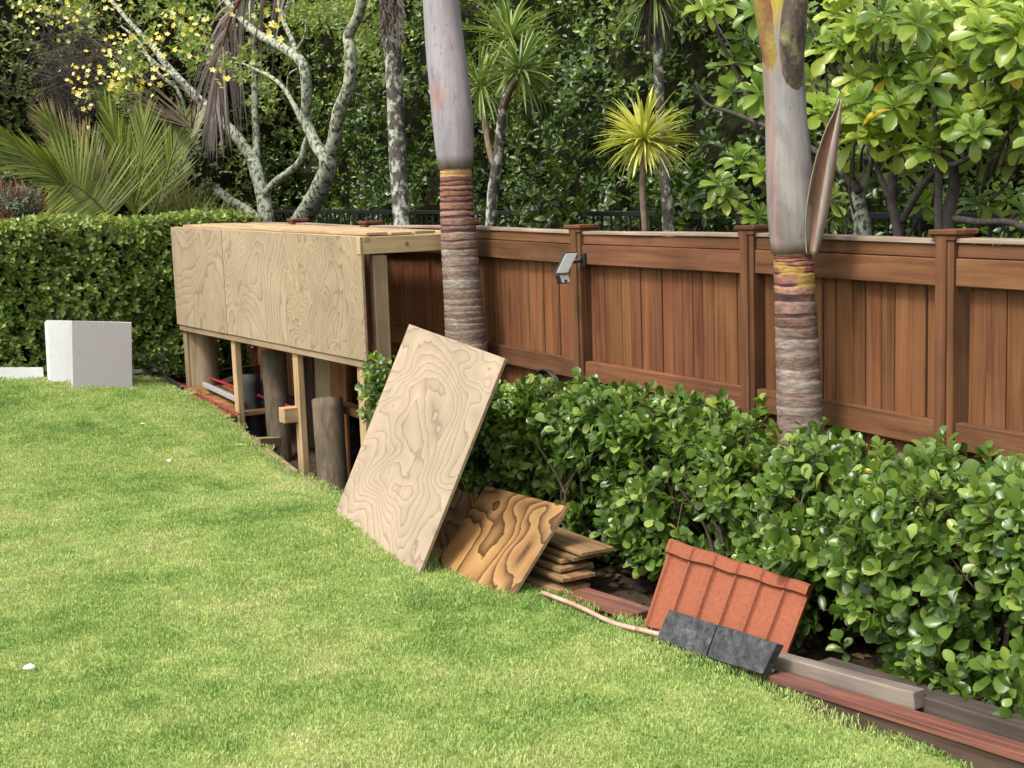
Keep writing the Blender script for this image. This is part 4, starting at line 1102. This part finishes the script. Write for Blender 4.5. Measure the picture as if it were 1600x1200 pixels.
# upper foliage of both trees
def cloud(parent, boxes, n, size, mat, tm, d0, d1, seed, stuffname='foliage', nl=6, n_ind=0, lo=0, hi=1):
    rs = np.random.default_rng(seed); P = []
    for (x0, y0, x1, y1, wgt) in boxes:
        k = int(n * wgt)
        for _ in range(k):
            a, b = rs.normal(0, .42), rs.normal(0, .42)
            P.append(at_d((x0 + x1) / 2 + a * (x1 - x0) / 2 * 1.1, (y0 + y1) / 2 + b * (y1 - y0) / 2 * 1.1, rs.uniform(d0, d1)))
    P = np.array(P); A = unit(rs.normal(size=P.shape) + np.array([0, -.35, .8]))
    LP, LN, LT, LS = sprigs(P, A, nl, .07, size)
    leafset(parent, LP, LN, LT, LS, np.clip(lo + (hi - lo) * rs.beta(2, 2, len(LP)), 0, .97), M[mat], tm, n_ind, stuffname)
    return P, A
cloud(tb, [(480, -40, 620, 70, .35), (430, 0, 560, 60, .3), (380, 90, 440, 180, .12), (540, 20, 640, 120, .13), (350, -20, 430, 60, .1)], 330, .07, 'leaf_flower', T_TALL, -2.0, -1.1, 61, lo=.2, hi=1)
cl = thing('flowering_climber', 'pale green climber with yellow flowers over the leaning lichen tree', 'climber', np.array([*at_d(170, 300, -.2)[:2], .3]))
FB = [(40, -30, 180, 60, .22), (190, -30, 330, 60, .2), (170, 60, 240, 130, .13), (120, 125, 240, 175, .16), (260, 30, 340, 110, .13), (0, -30, 90, 30, .1), (330, 70, 420, 140, .06)]
FP, FA = cloud(cl, FB, 430, .06, 'leaf_flower', T_TALL, -.4, .7, 62, lo=.25, hi=1)
pm = [mesh('flower', *merge([([tuple(Matrix.Rotation(2 * math.pi * q / 5, 3, 'Z') @ (Matrix.Rotation(-.35, 3, 'Y') @ Vector(v))) for v in T_PET[0]], T_PET[1]) for q in range(5)]), M['petal'], True, attrs=[tv] * (5 * len(T_PET[0]))) for tv in (.1, .4, .7, .9)]
fl_px = []
rs = np.random.default_rng(63)
for (cx, cy, sx, sy, k) in ((70, 12, 30, 22, 42), (150, 10, 40, 12, 16), (125, 145, 12, 24, 26), (165, 118, 28, 12, 24), (190, 130, 22, 12, 20), (190, 72, 14, 18, 20), (270, 65, 30, 22, 18), (220, 30, 60, 24, 26), (300, 45, 26, 16, 14), (350, 118, 14, 14, 8), (420, 40, 14, 14, 9), (230, 128, 12, 6, 7), (30, 20, 20, 14, 10)):
    for _ in range(int(k * 1.2)): fl_px.append((cx + rs.normal() * sx, cy + rs.normal() * sy))
for x, y in fl_px:
    p = at_d(x, y, rs.uniform(.35, .8)); a = unit(rs.normal(size=3) * .5 + np.array([.15, -.8, .5])); s = rs.uniform(.019, .030)
    o = bpy.data.objects.new('flower', pm[rs.integers(0, 4)]); q = Vector(a).to_track_quat('Z', 'Y').to_matrix().to_4x4()
    link(o, cl, T(p) @ q @ Matrix.Scale(s, 4))
parts = [tube([at_d(300, 200, 0), at_d(220 + rs.normal() * 30, 150, .1), FP[i]], [.008, .006, .002], 4, 8) for i in range(0, len(FP), 12)]
V, F = merge(parts); local_obj('stems', V, F, M['twig'], cl, False, 'stuff')

# lichen palm trunk with its hanging dead frond
lp = thing('lichen_palm', 'slim palm with lichen-patched trunk and a hanging dead frond', 'palm tree', np.array([*at_d(630, 345, -1.0)[:2], .15]))
limb(lp, [(634, 420), (628, 345), (624, 260), (618, 160), (614, 90), (610, 40), (607, -40), (604, -110)], -1.0, -1.0, [.082, .078, .074, .072, .075, .08, .085], 'lichen_dark', 'trunk', 16, .02)
parts = []
for i in range(110):
    x = 608 + random.uniform(-16, 16); y0 = random.uniform(-40, 20); x1 = 612 + random.uniform(-24, 24)
    parts.append(tube([at_d(x, y0, -.95 + random.uniform(0, .12)), at_d((x + x1) / 2, y0 + 30, -.86), at_d(x1, y0 + random.uniform(40, 75), -.86 + random.uniform(-.05, .05))], [.006, .005, .002], 3, 5, 0, False))
V, F = merge(parts); local_obj('fibre_skirt', V, F, M['deadtwig'], lp, False, 'stuff')
fpx = [(600, -120), (500, -110), (420, -50), (372, 5), (350, 60), (340, 120), (333, 185)]
frond(lp, 'dead_frond', [at_d(x, y, -1.0 + .10 * i) for i, (x, y) in enumerate(fpx)], .024, 50, .72, M['frond_dead'], M['dead_rachis'], np.array([.3, -.9, .2]), .022, (.8, .10), .8, .2)

# cordylines
def head(parent, centre, n, length, mat, seed, width=1.0, droop=.5, n_ind=90, up=.35):
    rs = np.random.default_rng(seed); D_ = unit(rs.normal(size=(n * 2, 3)) + np.array([0, 0, up])); D_ = D_[D_[:, 2] > -.75][:n]
    Nn = unit(np.array([0, 0, 1.0]) - D_ * D_[:, 2:3] + rs.normal(size=D_.shape) * .05)
    S_ = length * rs.uniform(.75, 1.1, len(D_)) * np.where(D_[:, 2] < -.2, .9, 1)
    tm = (T_STRAP[0] * np.array([1, width, 1]), T_STRAP[1])
    leafset(parent, centre + D_ * .02, Nn, D_, S_, np.clip(rs.beta(2, 2, len(D_)), 0, .97), M[mat], tm, n_ind, 'leaves')
cy = thing('cordyline', 'small yellow-leaved cordyline with a round spiky head above the fence', 'cordyline', np.array([*at_d(1007, 365, -.6)[:2], .15]))
limb(cy, [(1008, 420), (1007, 365), (1006, 300), (1004, 225)], -.6, -.6, [.020, .020, .019, .022], 'cordbark', 'trunk', 9)
head(cy, at_d(1005, 222, -.6), 190, .30, 'cord_yellow', 71, 1.15, n_ind=150, up=.25)
cg = thing('cordyline', 'green cordyline with three spiky heads right of the first ringed palm', 'cordyline', np.array([*at_d(768, 355, -1.2)[:2], .15]))
limb(cg, [(766, 420), (768, 355), (772, 300), (778, 240), (785, 170), (790, 140)], -1.2, -1.2, [.048, .046, .042, .036, .030], 'lichen_dark', 'trunk', 12)
limb(cg, [(772, 255), (764, 225), (757, 190), (752, 160)], -1.2, -1.25, [.025, .022, .02], 'cordbark')
limb(cg, [(787, 165), (795, 150), (806, 128)], -1.2, -1.05, [.025, .022, .02], 'cordbark')
limb(cg, [(788, 160), (790, 110), (796, 75)], -1.22, -1.4, [.025, .022, .02], 'cordbark')
head(cg, at_d(812, 112, -1.05), 110, .42, 'cord_green', 72, .9, n_ind=80)
head(cg, at_d(750, 135, -1.25), 90, .40, 'cord_green', 73, .9, n_ind=70)
head(cg, at_d(798, 62, -1.4), 110, .42, 'cord_green', 74, .9, n_ind=80)
ct = thing('cordyline', 'tall cordyline with patchy lichen trunk behind the yellow one', 'cordyline', np.array([*at_d(1046, 365, -1.2)[:2], .15]))
limb(ct, [(1048, 420), (1046, 365), (1042, 290), (1036, 200), (1031, 110), (1026, 30), (1024, -20)], -1.2, -1.2, [.042, .040, .034, .032, .034, .045], 'lichen_dark', 'trunk', 12)
parts = []
for i in range(120):
    a = random.uniform(0, 6.28); c = at_d(1024, random.uniform(-20, 30), -1.2); r = .05 + .05 * random.random()
    parts.append(tube([c + np.array([math.cos(a), math.sin(a), 0]) * .03, c + np.array([math.cos(a) * r, math.sin(a) * r, -.08]), c + np.array([math.cos(a) * r * 1.1, math.sin(a) * r * 1.1, -.16 - .12 * random.random()])], [.005, .005, .002], 3, 4, 0, False))
V, F = merge(parts); local_obj('dead_leaf_skirt', V, F, M['deadtwig'], ct, False, 'stuff')
head(ct, at_d(1022, -8, -1.2), 150, .36, 'cord_green', 75, .9, n_ind=90, up=.0)

# ================================================================== ROSETTE TREE ON THE RIGHT
rt = thing('rosette_tree', 'branching shrub with rosettes of large glossy leaves behind the fence', 'tree', np.array([*at_d(1400, 365, -1.6)[:2], .15]))
for px, d0, d1, w in (
    ([(1345, 420), (1350, 360), (1342, 310), (1350, 260), (1330, 180), (1320, 100)], -1.6, -1.7, [.055, .05, .042, .034, .025]),
    ([(1405, 420), (1404, 360), (1395, 310), (1402, 262), (1420, 220), (1440, 150)], -1.5, -1.5, [.03, .028, .022, .016]),
    ([(1490, 420), (1485, 345), (1492, 285), (1487, 225), (1470, 160), (1480, 60)], -1.5, -1.6, [.036, .034, .03, .026, .016]),
    ([(1468, 420), (1462, 330), (1468, 240), (1455, 170)], -1.4, -1.3, [.024, .022, .018, .012]),
    ([(1410, 345), (1432, 310), (1460, 270), (1500, 250), (1540, 235)], -1.5, -1.3, [.02, .017, .012]),
    ([(1345, 300), (1310, 260), (1270, 230), (1220, 205), (1150, 175), (1105, 160), (1085, 130)], -1.6, -1.3, [.026, .02, .016, .012, .008]),
    ([(1180, 190), (1160, 130), (1130, 70), (1115, 30)], -1.4, -1.3, [.014, .012, .008]),
    ([(1395, 320), (1370, 250), (1410, 200), (1425, 170)], -1.5, -1.5, [.018, .014, .01]),
    ([(1490, 340), (1530, 345), (1570, 345), (1600, 360), (1640, 370)], -1.4, -1.2, [.02, .016, .012]),
    ([(1487, 240), (1540, 190), (1570, 120), (1580, 60)], -1.5, -1.5, [.02, .016, .01])):
    limb(rt, px, d0, d1, w, 'lichen' if w[0] > .05 else 'deadtwig', 'branch', 9, .06)
rs = np.random.default_rng(81)
ROS = [(1110, 20), (1165, 60), (1130, 10), (1180, 20), (1150, 110), (1150, 145), (1185, 155), (1120, 290), (1160, 260), (1185, 275), (1140, 312), (1185, 345), (1300, 60), (1330, 50), (1290, 90), (1270, 60), (1375, 20), (1440, 35), (1490, 70), (1400, 75), (1340, 120), (1380, 120), (1420, 115), (1310, 135), (1360, 210), (1390, 185), (1420, 165), (1345, 190), (1480, 180), (1500, 190), (1470, 200), (1525, 215), (1535, 235), (1500, 110), (1540, 95), (1570, 110), (1580, 30), (1540, 25), (1590, 190), (1575, 160), (1595, 240), (1560, 240), (1590, 75), (1460, 90), (1300, 310), (1330, 250), (1440, 130), (1400, 275), (1445, 325), (1535, 320), (1590, 330), (1300, 345), (1280, 180), (1350, 165), (1255, 20), (1210, 110), (1270, 130), (1450, 240), (1510, 160), (1550, 170), (1480, 20), (1340, 10), (1410, 30), (1300, 20), (1620, 120), (1620, 40), (1630, 220), (1560, 60), (1500, 30), (1360, 75)]
ROS += [(rs.uniform(1270, 1620), rs.uniform(-10, 240)) for _ in range(26)]
LP, LN, LT, LS, LTi = [], [], [], [], []
for (x, y) in ROS:
    x += rs.normal() * 5; y += rs.normal() * 5
    low = y > 245 and x > 1260
    c = at_d(x, y, rs.uniform(-1.75, -1.15) - (.25 if low else 0)); ax = unit(np.array([rs.normal() * .25, -.55 + rs.normal() * .2, .75]))
    h = unit(np.cross(ax, rs.normal(size=3))); g_ = np.cross(ax, h); ph = rs.uniform(0, 6.28); sc0 = rs.uniform(.12, .16) * (.85 if low else 1); base_t = rs.uniform(.2, .75) * (.6 if low else 1)
    nn = int(rs.integers(15, 22))
    for k in range(nn):
        f = k / (nn - 1); a = ph + k * 2.4; el = 1.25 - 1.55 * f + rs.normal() * .12
        rad = h * math.cos(a) + g_ * math.sin(a); td = unit(rad * math.cos(el) + ax * math.sin(el))
        LP.append(c + ax * (.03 * (1 - f)) + rad * .008); LT.append(td); LN.append(unit(ax * math.cos(el) - rad * math.sin(el) + rs.normal(size=3) * .12))
        LS.append(sc0 * (.55 + .5 * f ** .7) * rs.uniform(.85, 1.1)); LTi.append(min(.975, max(.02, base_t + .3 * f * rs.random() + rs.normal() * .1)))
        if rs.random() < .012 and f > .6: LTi[-1] = .999
leafset(rt, LP, LN, LT, LS, LTi, M['leaf_rose'], T_ROSE, 300)
parts = []
for (x, y) in ROS:
    c = at_d(x, y, -1.5); q = at_d(x + (1420 - x) * .18 + rs.normal() * 12, y + 55 + rs.random() * 40, -1.6)
    parts.append(tube([q, (c + q) / 2 + rs.normal(size=3) * .02, c], [.009, .007, .006], 5, 7))
V, F = merge(parts); local_obj('twigs', V, F, M['deadtwig'], rt, True, 'stuff')

# ================================================================== PLANTS BEHIND THE CLIPPED HEDGE
pa = thing('feather_palm', 'young feather palm with upright green fronds behind the clipped hedge', 'palm', np.array([*at_u(205, 345, 9.2)[:2], .3]))
def fr_u(parent, px, u0, u1, n, L, mat, up, lw, spread, droop=.0, tips=None, jit=.06):
    frond(parent, 'frond', [at_u(x, y, u0 + (u1 - u0) * i / (len(px) - 1)) for i, (x, y) in enumerate(px)], .012, n, L, M[mat], M['rachis'], up, lw, spread, droop, jit, True, tips)
FU = np.array([-.15, -.95, .1])
fr_u(pa, [(215, 350), (205, 300), (190, 240), (165, 160)], 9.2, 9.0, 46, .50, 'frond', FU, .016, (.55, .18))
fr_u(pa, [(210, 350), (215, 300), (222, 240), (225, 180)], 9.3, 9.2, 44, .55, 'frond', FU, .016, (.75, .22))
fr_u(pa, [(232, 350), (250, 300), (270, 240), (285, 185)], 9.35, 9.4, 40, .50, 'frond', FU + np.array([.3, 0, 0]), .015, (.6, .18))
fr_u(pa, [(240, 345), (265, 300), (290, 230), (310, 180)], 9.4, 9.6, 30, .5, 'frond_tip', FU, .014, (.4, .12))
pb_ = thing('feather_palm', 'feather palm with browning leaflet tips left of the upright one', 'palm', np.array([*at_u(150, 345, 9.0)[:2], .3]))
fr_u(pb_, [(180, 350), (150, 315), (118, 290), (88, 278)], 8.9, 8.7, 44, .62, 'frond', np.array([.1, -.9, .4]), .017, (1.5, .9))
fr_u(pb_, [(178, 348), (150, 300), (110, 235), (70, 180)], 9.0, 9.0, 46, .5, 'frond_tip', FU, .015, (.75, .25), .0, .45)
fr_u(pb_, [(165, 348), (150, 300), (140, 250), (130, 220)], 9.1, 9.1, 36, .45, 'frond_tip', FU, .014, (.6, .2), .0, .5)
fr_u(pb_, [(118, 300), (85, 272), (35, 238), (-25, 190)], 8.8, 8.4, 40, .5, 'frond', np.array([.2, -.9, .5]), .018, (.5, .15), .1)
fr_u(pb_, [(120, 310), (80, 275), (20, 250), (-40, 225)], 8.8, 8.3, 30, .5, 'frond', np.array([.2, -.9, .5]), .016, (.45, .15), .15)
def tussock(label, px, u, n, h, mat, seed, spread=.5, name='tussock'):
    rs = np.random.default_rng(seed); c = at_u(*px, u); c[2] -= .1
    root = thing(name, label, 'grass clump', c)
    D_ = unit(rs.normal(size=(n, 3)) * spread + np.array([0, 0, 1.0])); P = c + rs.normal(size=(n, 3)) * np.array([.10, .08, .02])
    Nn = unit(np.cross(D_, rs.normal(size=(n, 3)))); tm = (T_STRAP[0] * np.array([1, .55, 1]), T_STRAP[1])
    leafset(root, P, Nn, D_, h * rs.uniform(.6, 1.1, n), np.clip(rs.random(n), 0, .97), M[mat], tm, 0, 'blades')
tussock('reddish tussock clump above the hedge at the left picture edge', (12, 335), 9.6, 340, .42, 'tussock', 91)
tussock('reddish tussock clump between the edge clump and the palms', (62, 338), 9.7, 300, .36, 'tussock', 92)
tussock('dry brown leaf clump above the hedge right of the palms', (290, 335), 9.3, 160, .45, 'frond_tip', 93, .6)
tussock('small green strap clump above the right end of the clipped hedge', (322, 340), 9.0, 90, .32, 'cord_green', 94, .6)
bush('grey_shrub', 'small grey-green shrub between the tussock clumps', 'bush', at_u(30, 318, 9.4), (.2, .2, .14), 90, .035, 95, 'greyshrub', 0, T_TALL)
# dead twiggy shrub
dsx = thing('dead_shrub', 'dark dead twiggy shrub under the yellow flowers', 'bush', np.array([*at_u(110, 340, 11.5)[:2], .3]))
rs = np.random.default_rng(97); parts = []
for i in range(900):
    x = 112 + rs.normal() * 30; y = 120 + rs.normal() * 42; uu = 11.3 + rs.normal() * .2
    a = at_u(x, y, uu); dv = unit(rs.normal(size=3) + np.array([0, 0, .6]))
    parts.append(tube([a, a + dv * .12 + rs.normal(size=3) * .02, a + dv * .25 + rs.normal(size=3) * .05], [.004, .003, .0015], 3, 4, 0, False))
for i in range(14):
    parts.append(tube([at_u(110, 340, 11.5), at_u(110 + rs.normal() * 14, 230, 11.4), at_u(112 + rs.normal() * 35, 110 + rs.normal() * 40, 11.3)], [.02, .014, .006], 5, 8))
V, F = merge(parts); local_obj('twigs', V, F, M['deadtwig'], dsx, False, 'stuff')
# lower leafy plant in front of the tall hedge
for (x, y, lb) in ((855, 330, 'bright green bushy plant between the green cordyline and the fence post'), (1085, 340, 'green bushy plant behind the fence below the yellow cordyline')):
    bush('leafy_shrub', lb, 'bush', at_d(x, y, -1.9), (.34, .3, .42), 120, .085, 100 + x, 'leaf_rose' if False else 'leaf_tall', 40, T_TALL)

# ================================================================== SMALL THINGS ON THE LAWN
def fallen(x, y, lb, s=.035):
    P = at_z(x, y, .0)
    for _ in range(6):
        u, d = UD(P); P = at_z(x, y, float(lawn_z(u, d)) + undul(u, d) + .036)
    a = random.uniform(0, 6.28)
    o = obj('fallen_leaf', mesh('fallen_leaf', T_SM[0] * s * 1.3, T_SM[1], M['litter'], True, attrs=[random.random()] * len(T_SM[0])), None, T(P) @ Matrix.Rotation(a, 4, 'Z') @ Matrix.Rotation(random.uniform(-.3, .3), 4, 'X'))
    tag(o, lb, 'leaf')
P = at_z(45, 1043, .04)
st = obj('white_stone', None)if False else None
bm = bmesh.new(); bmesh.ops.create_icosphere(bm, subdivisions=2, radius=.02)
for v in bm.verts: v.co = Vector((v.co.x * 1.1, v.co.y * .8, v.co.z * .6)) * (1 + .15 * math.sin(v.co.x * 130 + v.co.y * 90))
me = bpy.data.meshes.new('white_stone'); bm.to_mesh(me); bm.free(); me.materials.append(M['white'])
u, d = UD(P); P = at_z(45, 1043, float(lawn_z(u, d)) + .03)
tag(obj('white_stone', me, None, T(P)), 'small white stone on the lawn at lower left', 'stone')
fallen(160, 622, 'pale fallen leaf on the grass just below the pitted board', .05)
fallen(228, 662, 'pale fallen leaf on the grass between the board and the store', .05)
fallen(229, 705, 'pale fallen leaf in mid lawn below the other leaves', .05)
fallen(262, 718, 'pale fallen leaf on a dry patch, rightmost of the lawn leaves', .04)
fallen(380, 695, 'brown-white fallen leaf beside the edging boards', .045)
bed = bpy.data.objects['garden_bed']; rs = np.random.default_rng(123); n = 900
u = rs.uniform(-1.6, 3.4, n); d = rs.uniform(.3, 1.12, n); P = P0 + u[:, None] * DH - d[:, None] * NN
P[:, 2] = [bed_z(a, b) + .012 for a, b in zip(u, d)]
M['dry_leaf'] = leafmat('dry_brown_leaf', (.06, .04, .022), (.14, .09, .045), (.26, .19, .10), .8, .1, spec=.2)
leafset(bed, P, unit(rs.normal(size=(n, 3)) * .4 + np.array([0, 0, 1.0])), unit(rs.normal(size=(n, 3)) * np.array([1, 1, .15])), rs.uniform(.025, .06, n), rs.random(n) * .97, M['dry_leaf'], T_SM, 0, 'leaf_litter')
